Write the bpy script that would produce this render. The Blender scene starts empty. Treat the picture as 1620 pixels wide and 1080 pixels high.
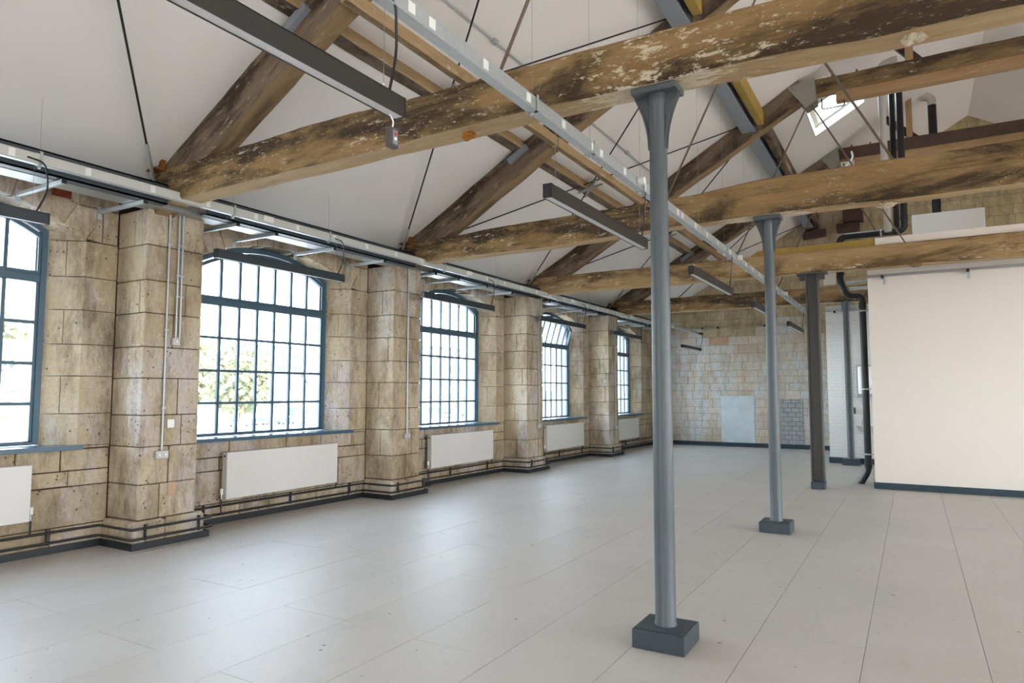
import bpy, bmesh, math, random
from mathutils import Vector, Matrix, noise
from math import sin, cos, pi, sqrt, asin, atan2
random.seed(7)
SC = bpy.context.scene
COL = SC.collection

# ------------------------------------------------------------------ camera, world, exposure
yaw, pitch, roll, FPX = 0.5303, 0.0745, 0.0002, 1078.88
cam_data = bpy.data.cameras.new('camera')
cam = bpy.data.objects.new('camera', cam_data)
COL.objects.link(cam)
fv = Vector((-sin(yaw) * cos(pitch), cos(yaw) * cos(pitch), sin(pitch)))
rv = Vector((cos(yaw), sin(yaw), 0))
uv_ = rv.cross(fv)
r2 = cos(roll) * rv + sin(roll) * uv_
u2 = -sin(roll) * rv + cos(roll) * uv_
cam.matrix_world = Matrix(((r2.x, u2.x, -fv.x, 0), (r2.y, u2.y, -fv.y, 0), (r2.z, u2.z, -fv.z, 1.6), (0, 0, 0, 1)))
cam_data.sensor_width = 36
cam_data.lens = FPX / 1620 * 36
cam_data.clip_end = 600
SC.camera = cam

SKY_STRENGTH = 9.0
world = bpy.data.worlds.new('world')
SC.world = world
world.use_nodes = True
wn = world.node_tree
wn.nodes.clear()
wo = wn.nodes.new('ShaderNodeOutputWorld')
wb = wn.nodes.new('ShaderNodeBackground')
wtc = wn.nodes.new('ShaderNodeTexCoord')
wsx = wn.nodes.new('ShaderNodeSeparateXYZ')
wr = wn.nodes.new('ShaderNodeValToRGB')
wn.links.new(wtc.outputs['Generated'], wsx.inputs[0])
wn.links.new(wsx.outputs['Z'], wr.inputs[0])
wr.color_ramp.elements[0].position = 0.0
wr.color_ramp.elements[0].color = (0.86, 0.92, 1.0, 1)
wr.color_ramp.elements[1].position = 0.7
wr.color_ramp.elements[1].color = (0.66, 0.79, 1.0, 1)
wn.links.new(wr.outputs[0], wb.inputs[0])
wb.inputs[1].default_value = SKY_STRENGTH
wn.links.new(wb.outputs[0], wo.inputs[0])

sun_d = bpy.data.lights.new('sun', 'SUN')
sun_d.energy = 14.0
sun_d.angle = math.radians(12)
sun_d.color = (1.0, 0.86, 0.68)
sun = bpy.data.objects.new('sun', sun_d)
COL.objects.link(sun)
sun.location = (30, -20, 40)
sun.rotation_euler = (math.radians(52), 0, math.radians(62))


def portal(loc, sx, sy, direction):
    d = bpy.data.lights.new('window_portal', 'AREA')
    d.shape = 'RECTANGLE'
    d.size, d.size_y = sx, sy
    d.cycles.is_portal = True
    o = bpy.data.objects.new('window_portal', d)
    COL.objects.link(o)
    o.location = loc
    o.rotation_euler = Vector(direction).to_track_quat('-Z', 'Y').to_euler()


SC.view_settings.view_transform = 'Standard'
SC.view_settings.look = 'None'
SC.view_settings.gamma = 1
SC.view_settings.use_curve_mapping = False
SC.view_settings.exposure = 0.87
SC.cycles.use_denoising = True
SC.cycles.max_bounces = 12
SC.cycles.diffuse_bounces = 7
SC.cycles.glossy_bounces = 3
SC.cycles.transmission_bounces = 4
SC.cycles.transparent_max_bounces = 12
SC.cycles.caustics_reflective = False
SC.cycles.caustics_refractive = False
SC.cycles.sample_clamp_indirect = 12

# ------------------------------------------------------------------ materials


def srgb(r, g, b):
    return tuple(((c / 255) ** 2.2) for c in (r, g, b)) + (1,)


class NT:
    def __init__(s, name, rough=0.6, metal=0.0, spec=0.5):
        s.m = bpy.data.materials.new(name)
        s.m.use_nodes = True
        s.t = s.m.node_tree
        s.b = s.t.nodes['Principled BSDF']
        s.b.inputs['Roughness'].default_value = rough
        s.b.inputs['Metallic'].default_value = metal
        s.b.inputs['Specular IOR Level'].default_value = spec

    def n(s, kind, **k):
        x = s.t.nodes.new(kind)
        for a, v in k.items():
            setattr(x, a, v)
        return x

    def l(s, a, b):
        s.t.links.new(a, b)

    def coord(s, which='world', scale=(1, 1, 1)):
        if which == 'world':
            o = s.n('ShaderNodeNewGeometry').outputs['Position']
        else:
            o = s.n('ShaderNodeTexCoord').outputs['Object']
        mp = s.n('ShaderNodeMapping')
        mp.inputs['Scale'].default_value = scale
        s.l(o, mp.inputs[0])
        return mp.outputs[0]

    def noise(s, co, scale, detail=4, rough=0.55, lo=None, hi=None, dist=0.0):
        x = s.n('ShaderNodeTexNoise')
        x.inputs['Scale'].default_value = scale
        x.inputs['Detail'].default_value = detail
        x.inputs['Roughness'].default_value = rough
        x.inputs['Distortion'].default_value = dist
        s.l(co, x.inputs['Vector'])
        o = x.outputs['Fac']
        if lo is not None:
            mr = s.n('ShaderNodeMapRange')
            mr.inputs['From Min'].default_value = lo
            mr.inputs['From Max'].default_value = hi
            s.l(o, mr.inputs['Value'])
            o = mr.outputs[0]
        return o

    def mix(s, fac, a, b, mode='MIX'):
        x = s.n('ShaderNodeMix', data_type='RGBA', blend_type=mode)
        for sock, v in ((x.inputs[0], fac), (x.inputs[6], a), (x.inputs[7], b)):
            if isinstance(v, (int, float)):
                sock.default_value = v
            elif isinstance(v, tuple):
                sock.default_value = v
            else:
                s.l(v, sock)
        return x.outputs[2]

    def math(s, op, a, b=0.0):
        x = s.n('ShaderNodeMath', operation=op)
        for sock, v in ((x.inputs[0], a), (x.inputs[1], b)):
            if isinstance(v, (int, float)):
                sock.default_value = v
            else:
                s.l(v, sock)
        return x.outputs[0]

    def rnd(s):
        a = s.n('ShaderNodeObjectInfo').outputs['Random']
        b = s.n('ShaderNodeNewGeometry').outputs['Random Per Island']
        return s.math('FRACT', s.math('ADD', a, b))

    def bump(s, h, strength=0.3, dist=0.01):
        x = s.n('ShaderNodeBump')
        x.inputs['Strength'].default_value = strength
        x.inputs['Distance'].default_value = dist
        s.l(h, x.inputs['Height'])
        s.l(x.outputs[0], s.b.inputs['Normal'])

    def col(s, c):
        if isinstance(c, tuple):
            s.b.inputs['Base Color'].default_value = c
        else:
            s.l(c, s.b.inputs['Base Color'])
        return s


def plain(name, c, rough=0.5, metal=0.0, var=0.0, vs=8, bump=0.0):
    s = NT(name, rough, metal)
    if var:
        co = s.coord()
        nz = s.noise(co, vs, 5, 0.6, 0.3, 0.7)
        d = tuple(x * (1 - var) for x in c[:3]) + (1,)
        s.col(s.mix(nz, d, c))
        if bump:
            s.bump(s.noise(co, vs * 6, 4), bump, 0.005)
    else:
        s.col(c)
    return s.m


def stone_mat(name, tan, light, grey, dark, wash=(0.52, 0.66), bumpk=0.8):
    s = NT(name, 0.9, 0, 0.2)
    co = s.coord()
    cz = s.coord('world', (1, 1, 0.35))
    base = s.mix(s.noise(co, 1.3, 6, 0.6, 0.32, 0.68), tan, light)
    base = s.mix(s.math('MULTIPLY', s.rnd(), 0.55), base, tuple(x * 0.66 for x in tan[:3]) + (1,))
    w = s.noise(cz, 1.3, 8, 0.68, wash[0] - 0.03, wash[1] - 0.04)
    w2 = s.noise(co, 6, 6, 0.7, 0.36, 0.5)
    base = s.mix(s.math('MULTIPLY', s.math('MULTIPLY', w, w2), 0.85), base, grey)
    st = s.noise(cz, 3.2, 9, 0.82, 0.46, 0.66)
    base = s.mix(s.math('MULTIPLY', st, 0.8), base, dark)
    wp = s.noise(co, 4.5, 9, 0.8, 0.60, 0.66)
    base = s.mix(s.math('MULTIPLY', wp, 0.5), base, tuple(min(1, x * 1.25) for x in light[:3]) + (1,))
    oc = s.noise(co, 1.7, 5, 0.7, 0.58, 0.75)
    base = s.mix(s.math('MULTIPLY', oc, 0.28), base, srgb(176, 132, 78))
    fine = s.noise(co, 28, 6, 0.7, 0.35, 0.7)
    base = s.mix(s.math('MULTIPLY', fine, 0.45), base, tuple(x * 0.55 for x in tan[:3]) + (1,))
    vo = s.n('ShaderNodeTexVoronoi')
    vo.inputs['Scale'].default_value = 15
    s.l(co, vo.inputs['Vector'])
    pit = s.math('LESS_THAN', vo.outputs['Distance'], s.math('MULTIPLY', s.noise(co, 20, 3), 0.30))
    pit = s.math('MULTIPLY', pit, s.math('GREATER_THAN', s.noise(co, 2.2, 3), 0.52))
    base = s.mix(s.math('MULTIPLY', pit, 0.75), base, tuple(x * 0.5 for x in dark[:3]) + (1,))
    s.col(base)
    h = s.math('SUBTRACT', s.math('ADD', s.noise(co, 9, 8, 0.7), s.math('MULTIPLY', fine, 0.3)), s.math('MULTIPLY', pit, 0.6))
    s.bump(h, bumpk, 0.012)
    return s.m


def wood_mat(name, a, b, dark, fleck, fl=(0.62, 0.66), dk=(0.5, 0.62), paint=0.0):
    s = NT(name, 0.75, 0, 0.25)
    co = s.coord('obj', (0.6, 4, 4))
    c2 = s.coord('obj', (2, 6, 6))
    base = s.mix(s.noise(co, 1.6, 7, 0.65, 0.33, 0.67, 0.6), a, b)
    g = s.noise(s.coord('obj', (1.2, 26, 26)), 2.0, 8, 0.75, 0.3, 0.7)
    base = s.mix(s.math('MULTIPLY', g, 0.6), base, tuple(x * 0.45 for x in a[:3]) + (1,))
    d = s.noise(s.coord('obj', (0.55, 2.2, 2.2)), 1.5, 9, 0.7, dk[0], dk[1], 0.5)
    base = s.mix(s.math('MULTIPLY', d, 0.93), base, dark)
    f = s.noise(c2, 6.5, 9, 0.8, fl[0], fl[1])
    zone = s.noise(s.coord('obj', (0.8, 1, 1)), 1.1, 2, 0.5, 0.42, 0.6)
    base = s.mix(s.math('MULTIPLY', f, s.math('ADD', s.math('MULTIPLY', zone, 0.75), 0.2)), base, fleck)
    f2 = s.noise(s.coord('obj', (1.6, 7, 7)), 2.6, 9, 0.72, 0.6, 0.625)
    base = s.mix(s.math('MULTIPLY', f2, s.math('MULTIPLY', zone, 0.8)), base, fleck)
    ox = s.n('ShaderNodeSeparateXYZ') if paint else None
    if not paint:
        s.col(base)
        s.bump(s.math('ADD', g, s.noise(c2, 5, 8, 0.7)), 0.5, 0.008)
        return s.m
    s.l(s.n('ShaderNodeTexCoord').outputs['Object'], ox.inputs[0])
    dd = s.n('ShaderNodeMapRange')
    dd.inputs['From Min'].default_value = 0.15
    dd.inputs['From Max'].default_value = 0.75
    dd.inputs['To Min'].default_value = paint
    dd.inputs['To Max'].default_value = 0.0
    s.l(s.math('ABSOLUTE', s.math('SUBTRACT', ox.outputs[0], 5.7)), dd.inputs['Value'])
    pn = s.n('ShaderNodeMapRange')
    pn.inputs['From Min'].default_value = 0.62
    pn.inputs['From Max'].default_value = 0.66
    s.l(s.math('ADD', s.noise(s.coord('obj', (2.5, 7, 7)), 2.2, 9, 0.75), dd.outputs[0]), pn.inputs['Value'])
    base = s.mix(s.math('MULTIPLY', s.math('MULTIPLY', pn.outputs[0], 0.85), s.math('GREATER_THAN', dd.outputs[0], 0.001)), base, srgb(226, 214, 188))
    s.col(base)
    s.bump(s.math('ADD', g, s.noise(c2, 5, 8, 0.7)), 0.5, 0.008)
    return s.m


M = {}
M['stone'] = stone_mat('limestone', srgb(194, 174, 142), srgb(224, 211, 186), srgb(208, 204, 206), srgb(96, 78, 54))
M['mortar'] = plain('dark_mortar', srgb(78, 64, 46), 0.95, 0, 0.4, 9)
M['back_upper'] = stone_mat('yellow_block', srgb(202, 184, 146), srgb(216, 200, 166), srgb(200, 194, 180), srgb(124, 108, 80), (0.56, 0.7), 0.3)
M['back_lower'] = stone_mat('washed_block', srgb(226, 206, 182), srgb(234, 220, 204), srgb(216, 228, 234), srgb(176, 160, 134), (0.46, 0.58), 0.25)
M['back_blue'] = plain('blue_wash_render', srgb(216, 228, 232), 0.9, 0, 0.16, 4, 0.4)
M['back_grey'] = plain('grey_block', srgb(178, 182, 184), 0.9, 0, 0.25, 5, 0.4)
M['orange_stone'] = plain('orange_stone', srgb(206, 170, 138), 0.9, 0, 0.2, 9, 0.3)
M['brick_red'] = plain('red_brick', srgb(140, 72, 44), 0.9, 0, 0.4, 14, 0.4)
M['outer'] = plain('outer_stone', srgb(206, 204, 200), 0.9, 0, 0.15, 3, 0.2)
M['mortar_back'] = plain('pale_mortar', srgb(150, 136, 112), 0.95, 0, 0.3, 6)
M['void'] = plain('hole_dark', srgb(30, 26, 24), 0.95)
M['wood'] = wood_mat('old_oak', srgb(180, 148, 104), srgb(136, 108, 70), srgb(62, 52, 40), srgb(222, 212, 188), (0.585, 0.61), (0.45, 0.6), 0.0)
M['wood_p'] = wood_mat('old_oak_painted', srgb(180, 148, 104), srgb(136, 108, 70), srgb(62, 52, 40), srgb(222, 212, 188), (0.585, 0.61), (0.45, 0.6), 0.10)
M['collar'] = wood_mat('collar_wood', srgb(150, 124, 88), srgb(116, 94, 64), srgb(60, 50, 40), srgb(200, 186, 160), (0.66, 0.72), (0.46, 0.62))
M['wood2'] = wood_mat('old_pine', srgb(196, 166, 122), srgb(164, 130, 86), srgb(96, 76, 52), srgb(222, 212, 188), (0.59, 0.63), (0.49, 0.63), 0.03)
M['wood_under'] = wood_mat('sawn_underside', srgb(206, 178, 138), srgb(188, 156, 114), srgb(124, 98, 68), srgb(220, 210, 190), (0.6, 0.7), (0.6, 0.75), 0.23)
M['rafter'] = wood_mat('rafter_wood', srgb(142, 124, 104), srgb(116, 97, 77), srgb(58, 47, 38), srgb(190, 178, 156), (0.68, 0.76), (0.48, 0.62))
M['rafter_under'] = wood_mat('rafter_under', srgb(168, 142, 108), srgb(140, 112, 80), srgb(80, 64, 48), srgb(196, 184, 160), (0.66, 0.76), (0.5, 0.68))
M['new_wood'] = wood_mat('new_timber', srgb(184, 152, 116), srgb(168, 132, 94), srgb(120, 92, 62), srgb(210, 180, 140), (0.7, 0.8), (0.62, 0.8))
M['yellow_wood'] = plain('yellow_ply', srgb(176, 146, 74), 0.7, 0, 0.2, 10, 0.2)
M['purple_wood'] = plain('dark_stained_timber', srgb(86, 66, 58), 0.8, 0, 0.35, 9, 0.4)
M['white'] = plain('white_paint', srgb(232, 226, 218), 0.75, 0, 0.03, 1.5)
M['ceil'] = plain('ceiling_paint', srgb(233, 228, 222), 0.8, 0, 0.03, 0.8)
M['partition'] = plain('partition_paint', srgb(240, 233, 222), 0.7, 0, 0.025, 0.9)
M['radiator'] = plain('radiator_enamel', srgb(222, 219, 213), 0.35)
M['frame'] = plain('window_frame_paint', srgb(66, 92, 106), 0.4)
M['sill'] = plain('sill_paint', srgb(66, 92, 108), 0.22)
M['base'] = plain('dark_skirting_paint', srgb(46, 66, 76), 0.45)
M['base_left'] = plain('black_skirting_paint', srgb(40, 43, 46), 0.45)
M['pipe_dark'] = plain('heating_pipe_paint', srgb(50, 48, 46), 0.4)
M['col'] = plain('column_paint', srgb(86, 93, 96), 0.36, 0, 0.12, 24, 0.25)
M['col_base'] = plain('column_base_paint', srgb(64, 74, 80), 0.4, 0, 0.15, 12, 0.15)
M['hsec'] = plain('steel_section_paint', srgb(84, 80, 78), 0.45, 0, 0.1, 10)
M['steel'] = plain('grey_steel_paint', srgb(138, 142, 148), 0.45, 0, 0.08, 6)
M['chan'] = plain('dark_channel_paint', srgb(70, 78, 84), 0.45)
M['galv'] = plain('galvanised_steel', srgb(192, 198, 200), 0.38, 0.4, 0.15, 30)
M['trunk'] = plain('trunking_white', srgb(206, 208, 202), 0.4)
M['lum'] = plain('luminaire_body', srgb(54, 51, 48), 0.45, 0.1, 0.1, 20)
M['lumw'] = plain('luminaire_body_dark', srgb(46, 56, 62), 0.45)
M['diff'] = plain('diffuser', srgb(226, 226, 230), 0.3)
M['black'] = plain('black_plastic', srgb(34, 35, 37), 0.3)
M['rod'] = plain('iron_rod', srgb(46, 42, 42), 0.6, 0.2, 0.3, 20)
M['rodb'] = plain('brown_rod', srgb(112, 98, 84), 0.6, 0.1, 0.2, 12)
M['rust'] = plain('rusty_iron', srgb(150, 96, 40), 0.8, 0.1, 0.6, 24)
M['wire'] = plain('wire', srgb(150, 148, 145), 0.4, 0.5)
M['label'] = plain('white_label', srgb(244, 244, 240), 0.5)
M['pipe_white'] = plain('grey_plastic_pipe', srgb(196, 192, 186), 0.4, 0, 0.06, 5)
M['socket'] = plain('metal_socket', srgb(186, 184, 180), 0.4, 0.3)
M['chrome'] = plain('chrome', srgb(220, 222, 224), 0.15, 1.0)
M['plaster'] = plain('plaster_lump', srgb(214, 200, 172), 0.95, 0, 0.35, 22, 0.8)
M['terr'] = plain('orange_plug', srgb(180, 120, 50), 0.9, 0, 0.3, 20, 0.5)
M['concrete'] = plain('zinc_gusset', srgb(150, 146, 138), 0.6, 0.2, 0.2, 9, 0.2)
M['red'] = plain('red_mark', srgb(190, 60, 50), 0.5)


def floor_mat():
    s = NT('floor_board', 0.47, 0, 0.45)
    co = s.coord()
    base = s.mix(s.noise(co, 0.9, 6, 0.6, 0.3, 0.7), srgb(186, 182, 176), srgb(196, 192, 186))
    base = s.mix(s.math('MULTIPLY', s.rnd(), 0.22), base, srgb(174, 168, 160))
    smear = s.noise(s.coord('world', (2.2, 1, 1)), 2.6, 8, 0.75, 0.56, 0.8, 1.5)
    base = s.mix(s.math('MULTIPLY', smear, 0.55), base, srgb(150, 144, 138))
    grain = s.noise(s.coord('world', (3, 1, 1)), 14, 5, 0.7, 0.35, 0.75)
    base = s.mix(s.math('MULTIPLY', grain, 0.12), base, srgb(160, 150, 136))
    vo = s.n('ShaderNodeTexVoronoi')
    vo.inputs['Scale'].default_value = 4.5
    s.l(co, vo.inputs['Vector'])
    dot = s.math('LESS_THAN', vo.outputs['Distance'], s.math('MULTIPLY', s.noise(co, 5, 2), 0.11))
    base = s.mix(s.math('MULTIPLY', dot, 0.75), base, srgb(110, 92, 76))
    s.col(base)
    s.bump(s.noise(co, 30, 4, 0.6), 0.06, 0.003)
    return s.m


M['floor'] = floor_mat()
M['joint'] = plain('floor_joint', srgb(134, 124, 112), 0.9)


def tile_mat():
    s = NT('white_metro_tile', 0.2)
    co = s.coord()
    sp = s.n('ShaderNodeSeparateXYZ')
    s.l(co, sp.inputs[0])
    cb = s.n('ShaderNodeCombineXYZ')
    s.l(s.math('ADD', sp.outputs[0], sp.outputs[1]), cb.inputs[0])
    s.l(sp.outputs[2], cb.inputs[1])
    br = s.n('ShaderNodeTexBrick')
    br.inputs['Scale'].default_value = 1
    br.inputs['Brick Width'].default_value = 0.15
    br.inputs['Row Height'].default_value = 0.075
    br.inputs['Mortar Size'].default_value = 0.003
    br.inputs['Color1'].default_value = srgb(246, 246, 244)
    br.inputs['Color2'].default_value = srgb(242, 243, 243)
    br.inputs['Mortar'].default_value = srgb(220, 222, 222)
    s.l(cb.outputs[0], br.inputs['Vector'])
    s.col(br.outputs['Color'])
    s.bump(s.math('SUBTRACT', 1.0, br.outputs['Fac']), 0.3, 0.003)
    return s.m


M['tile'] = tile_mat()


def perf_mat():
    s = NT('perforated_tray', 0.35, 0.6)
    co = s.coord()
    vo = s.n('ShaderNodeTexVoronoi')
    vo.inputs['Scale'].default_value = 28
    vo.inputs['Randomness'].default_value = 0.0
    s.l(co, vo.inputs['Vector'])
    hole = s.math('LESS_THAN', vo.outputs['Distance'], 0.3)
    s.col(s.mix(s.math('MULTIPLY', hole, 0.75), srgb(160, 162, 162), srgb(70, 70, 70)))
    return s.m


M['perf'] = perf_mat()


def glass_mat():
    m = bpy.data.materials.new('window_glass')
    m.use_nodes = True
    t = m.node_tree
    t.nodes.clear()
    o = t.nodes.new('ShaderNodeOutputMaterial')
    mx = t.nodes.new('ShaderNodeMixShader')
    tr = t.nodes.new('ShaderNodeBsdfTransparent')
    gl = t.nodes.new('ShaderNodeBsdfGlossy')
    fr = t.nodes.new('ShaderNodeLayerWeight')
    pw = t.nodes.new('ShaderNodeMath')
    pw.operation = 'POWER'
    pw.inputs[1].default_value = 4.0
    ad = t.nodes.new('ShaderNodeMath')
    ad.operation = 'MULTIPLY_ADD'
    ad.inputs[1].default_value = 0.6
    ad.inputs[2].default_value = 0.03
    tr.inputs[0].default_value = (0.93, 0.96, 0.96, 1)
    gl.inputs['Roughness'].default_value = 0.02
    t.links.new(fr.outputs['Facing'], pw.inputs[0])
    t.links.new(pw.outputs[0], ad.inputs[0])
    t.links.new(ad.outputs[0], mx.inputs[0])
    t.links.new(tr.outputs[0], mx.inputs[1])
    t.links.new(gl.outputs[0], mx.inputs[2])
    t.links.new(mx.outputs[0], o.inputs[0])
    return m


M['glass'] = glass_mat()

# ------------------------------------------------------------------ helpers
WL = {}


def wl(o):
    return WL.get(o.name, Vector((0, 0, 0))) if o else Vector((0, 0, 0))


def obj(name, verts, faces, mat, parent=None, fix=True, smooth=False, mats=None, fmi=None):
    me = bpy.data.meshes.new(name)
    off = wl(parent)
    me.from_pydata([tuple(Vector(v) - off) for v in verts], [], faces)
    if mats:
        for m in mats:
            me.materials.append(M[m])
        if fmi:
            me.polygons.foreach_set('material_index', fmi)
    else:
        me.materials.append(M[mat])
    if fix:
        bm = bmesh.new()
        bm.from_mesh(me)
        bmesh.ops.recalc_face_normals(bm, faces=bm.faces)
        bm.to_mesh(me)
        bm.free()
    if smooth:
        me.polygons.foreach_set('use_smooth', [True] * len(me.polygons))
        try:
            me.set_sharp_from_angle(angle=math.radians(40))
        except Exception:
            pass
    o = bpy.data.objects.new(name, me)
    COL.objects.link(o)
    if parent:
        o.parent = parent
    WL[o.name] = off.copy()
    return o


def thing(name, label, cat, loc, group=None, kind=None):
    o = bpy.data.objects.new(name, None)
    o.empty_display_size = 0.1
    COL.objects.link(o)
    o.location = loc
    WL[o.name] = Vector(loc)
    return tag(o, label, cat, group, kind)


def tag(o, label=None, cat=None, group=None, kind=None):
    if label:
        o['label'] = label
    if cat:
        o['category'] = cat
    if group:
        o['group'] = group
    if kind:
        o['kind'] = kind
    return o


class MB:
    def __init__(s):
        s.v = []
        s.f = []

    def add(s, vs, fs):
        b = len(s.v)
        s.v += [tuple(x) for x in vs]
        s.f += [tuple(i + b for i in f) for f in fs]
        return s

    def box(s, x0, x1, y0, y1, z0, z1, c=0.0):
        if c <= 0:
            vs = [(x, y, z) for x in (x0, x1) for y in (y0, y1) for z in (z0, z1)]
            return s.add(vs, [(0, 1, 3, 2), (4, 6, 7, 5), (0, 4, 5, 1), (2, 3, 7, 6), (0, 2, 6, 4), (1, 5, 7, 3)])
        bm = bmesh.new()
        bmesh.ops.create_cube(bm, size=1)
        bmesh.ops.scale(bm, vec=(x1 - x0, y1 - y0, z1 - z0), verts=bm.verts)
        bmesh.ops.translate(bm, vec=((x0 + x1) / 2, (y0 + y1) / 2, (z0 + z1) / 2), verts=bm.verts)
        bmesh.ops.bevel(bm, geom=list(bm.edges), offset=c, segments=1, affect='EDGES', profile=0.7)
        bm.verts.index_update()
        s.add([v.co for v in bm.verts], [tuple(v.index for v in f.verts) for f in bm.faces])
        bm.free()
        return s

    def tube(s, pts, r, seg=8, caps=True, radii=None):
        pts = [Vector(p) for p in pts]
        n = len(pts)
        d0 = (pts[1] - pts[0]).normalized()
        up = Vector((0, 0, 1)) if abs(d0.z) < 0.9 else Vector((1, 0, 0))
        a = d0.cross(up).normalized()
        rings = []
        for i, p in enumerate(pts):
            if i == 0:
                d = d0
            elif i == n - 1:
                d = (pts[-1] - pts[-2]).normalized()
            else:
                d = ((pts[i] - pts[i - 1]).normalized() + (pts[i + 1] - pts[i]).normalized()).normalized()
            a = (a - d * a.dot(d)).normalized()
            b = d.cross(a)
            rr = radii[i] if radii else r
            k = 1.0
            if 0 < i < n - 1:
                k = 1 / max(0.5, (pts[i + 1] - pts[i]).normalized().dot(d))
            rings.append([p + rr * (cos(2 * pi * j / seg) * a * k + sin(2 * pi * j / seg) * b) if False else p + rr * (cos(2 * pi * j / seg) * a + sin(2 * pi * j / seg) * b) for j in range(seg)])
        vs = [v for rg in rings for v in rg]
        fs = []
        for i in range(n - 1):
            for j in range(seg):
                k2 = (j + 1) % seg
                fs.append((i * seg + j, i * seg + k2, (i + 1) * seg + k2, (i + 1) * seg + j))
        if caps:
            fs.append(tuple(range(seg)))
            fs.append(tuple((n - 1) * seg + j for j in range(seg)))
        return s.add(vs, fs)

    def prism(s, a, b):
        n = len(a)
        return s.add(list(a) + list(b), [tuple(range(n)), tuple(range(2 * n - 1, n - 1, -1))] + [(i, (i + 1) % n, (i + 1) % n + n, i + n) for i in range(n)])

    def rings(s, rs, cap0=True, cap1=True):
        n = len(rs[0])
        vs = [v for r in rs for v in r]
        fs = []
        for i in range(len(rs) - 1):
            for j in range(n):
                k = (j + 1) % n
                fs.append((i * n + j, i * n + k, (i + 1) * n + k, (i + 1) * n + j))
        if cap0:
            fs.append(tuple(range(n)))
        if cap1:
            fs.append(tuple((len(rs) - 1) * n + j for j in range(n)))
        return s.add(vs, fs)

    def o(s, name, mat, parent=None, smooth=False):
        return obj(name, s.v, s.f, mat, parent, smooth=smooth)


def bend(pts, r=0.06, n=4):
    """round the corners of a polyline"""
    pts = [Vector(p) for p in pts]
    out = [pts[0]]
    for i in range(1, len(pts) - 1):
        a, b, c = pts[i - 1], pts[i], pts[i + 1]
        d1, d2 = (a - b), (c - b)
        q = min(r, d1.length * 0.45, d2.length * 0.45)
        p0, p1 = b + d1.normalized() * q, b + d2.normalized() * q
        for k in range(n + 1):
            t = k / n
            out.append(p0 * (1 - t) ** 2 + b * 2 * t * (1 - t) + p1 * t * t)
    out.append(pts[-1])
    return out


def beam(name, p0, p1, w, h, mats, parent, wob=0.008, cham=0.02, seed=0, up=(0, 0, 1), step=0.16, shape=None):
    """old timber: chamfered, uneven box from p0 to p1 (centre line); mats = (sides, underside)"""
    p0, p1 = Vector(p0), Vector(p1)
    L = (p1 - p0).length
    X = (p1 - p0).normalized()
    Y = Vector(up).cross(X).normalized()
    Z = X.cross(Y)
    n = max(2, int(L / step))
    prof = [(-1, -1, 0, 1), (-1, -1, 1, 0), (-1, 1, 1, 0), (-1, 1, 0, 1), (1, 1, 0, 1), (1, 1, 1, 0), (1, -1, 1, 0), (1, -1, 0, 1)]
    vs, fs, mi = [], [], []
    for i in range(n + 1):
        x = L * i / n
        for j, (sy, sz, cz, cy) in enumerate(prof):
            nv = noise.noise_vector(Vector((x * 1.3 + seed * 7.1, sy * 3.1 + seed, sz * 2.7)))
            nf = noise.noise_vector(Vector((x * 6 + seed * 3.3, j * 2.3, seed)))
            c = cham * (1 + 0.9 * noise.noise(Vector((x * 2.5, sy * 5 + seed, sz * 5))))
            y = sy * (w / 2 - c * cy) + wob * nv.x + wob * 0.35 * nf.x
            z = sz * (h / 2 - c * cz) + wob * nv.z + wob * 0.35 * nf.z
            if shape:
                for (xa_, ba_, ta_), (xb_, bb2, tb_) in zip(shape[:-1], shape[1:]):
                    if xa_ <= x <= xb_:
                        q_ = (x - xa_) / (xb_ - xa_)
                        q_ = q_ * q_ * (3 - 2 * q_)
                        z += (ba_ + q_ * (bb2 - ba_)) if sz < 0 else (ta_ + q_ * (tb_ - ta_))
            vs.append((x, y, z))
    for i in range(n):
        for j in range(8):
            k = (j + 1) % 8
            fs.append((i * 8 + j, i * 8 + k, (i + 1) * 8 + k, (i + 1) * 8 + j))
            mi.append(1 if (j in (7,) or j == 0 and False) else 0)
    fs.append(tuple(range(8)))
    mi.append(0)
    fs.append(tuple(n * 8 + j for j in range(8)))
    mi.append(0)
    me = bpy.data.meshes.new(name)
    me.from_pydata(vs, [], fs)
    for m in mats:
        me.materials.append(M[m])
    me.polygons.foreach_set('material_index', mi)
    bm = bmesh.new()
    bm.from_mesh(me)
    bmesh.ops.recalc_face_normals(bm, faces=bm.faces)
    bm.to_mesh(me)
    bm.free()
    o = bpy.data.objects.new(name, me)
    COL.objects.link(o)
    R = Matrix((X, Y, Z)).transposed()
    o.location = p0 - wl(parent)
    o.rotation_euler = R.to_euler()
    if parent:
        o.parent = parent
    WL[o.name] = wl(parent)
    return o


# ------------------------------------------------------------------ layout numbers (metres)
def W(y):                       # inner face of the left wall
    return -7.46 + 0.026 * (y - 4)


PIL = [(0.02, 0.76), (4.16, 4.90), (8.03, 8.77), (12.03, 12.80), (16.08, 16.82)]
TR = [4.37, 8.49, 12.63, 17.05]
WIN = [(1.43, 3.62, 0.02), (5.27, 7.46, 0.0), (9.33, 11.52, -0.035), (13.34, 15.53, -0.05), (17.31, 19.50, -0.06)]
YB = 20.95
FLOOR_X1 = 10.3
YS = -5.0
ZC = [0.0, 0.24, 0.64, 1.03, 1.36, 1.75, 2.08, 2.44, 2.79, 3.17]


def CEIL(x):
    return 7.94 + 0.58 * x if x < 1.5 else 7.94 + 0.58 * (3.0 - x)


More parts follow.
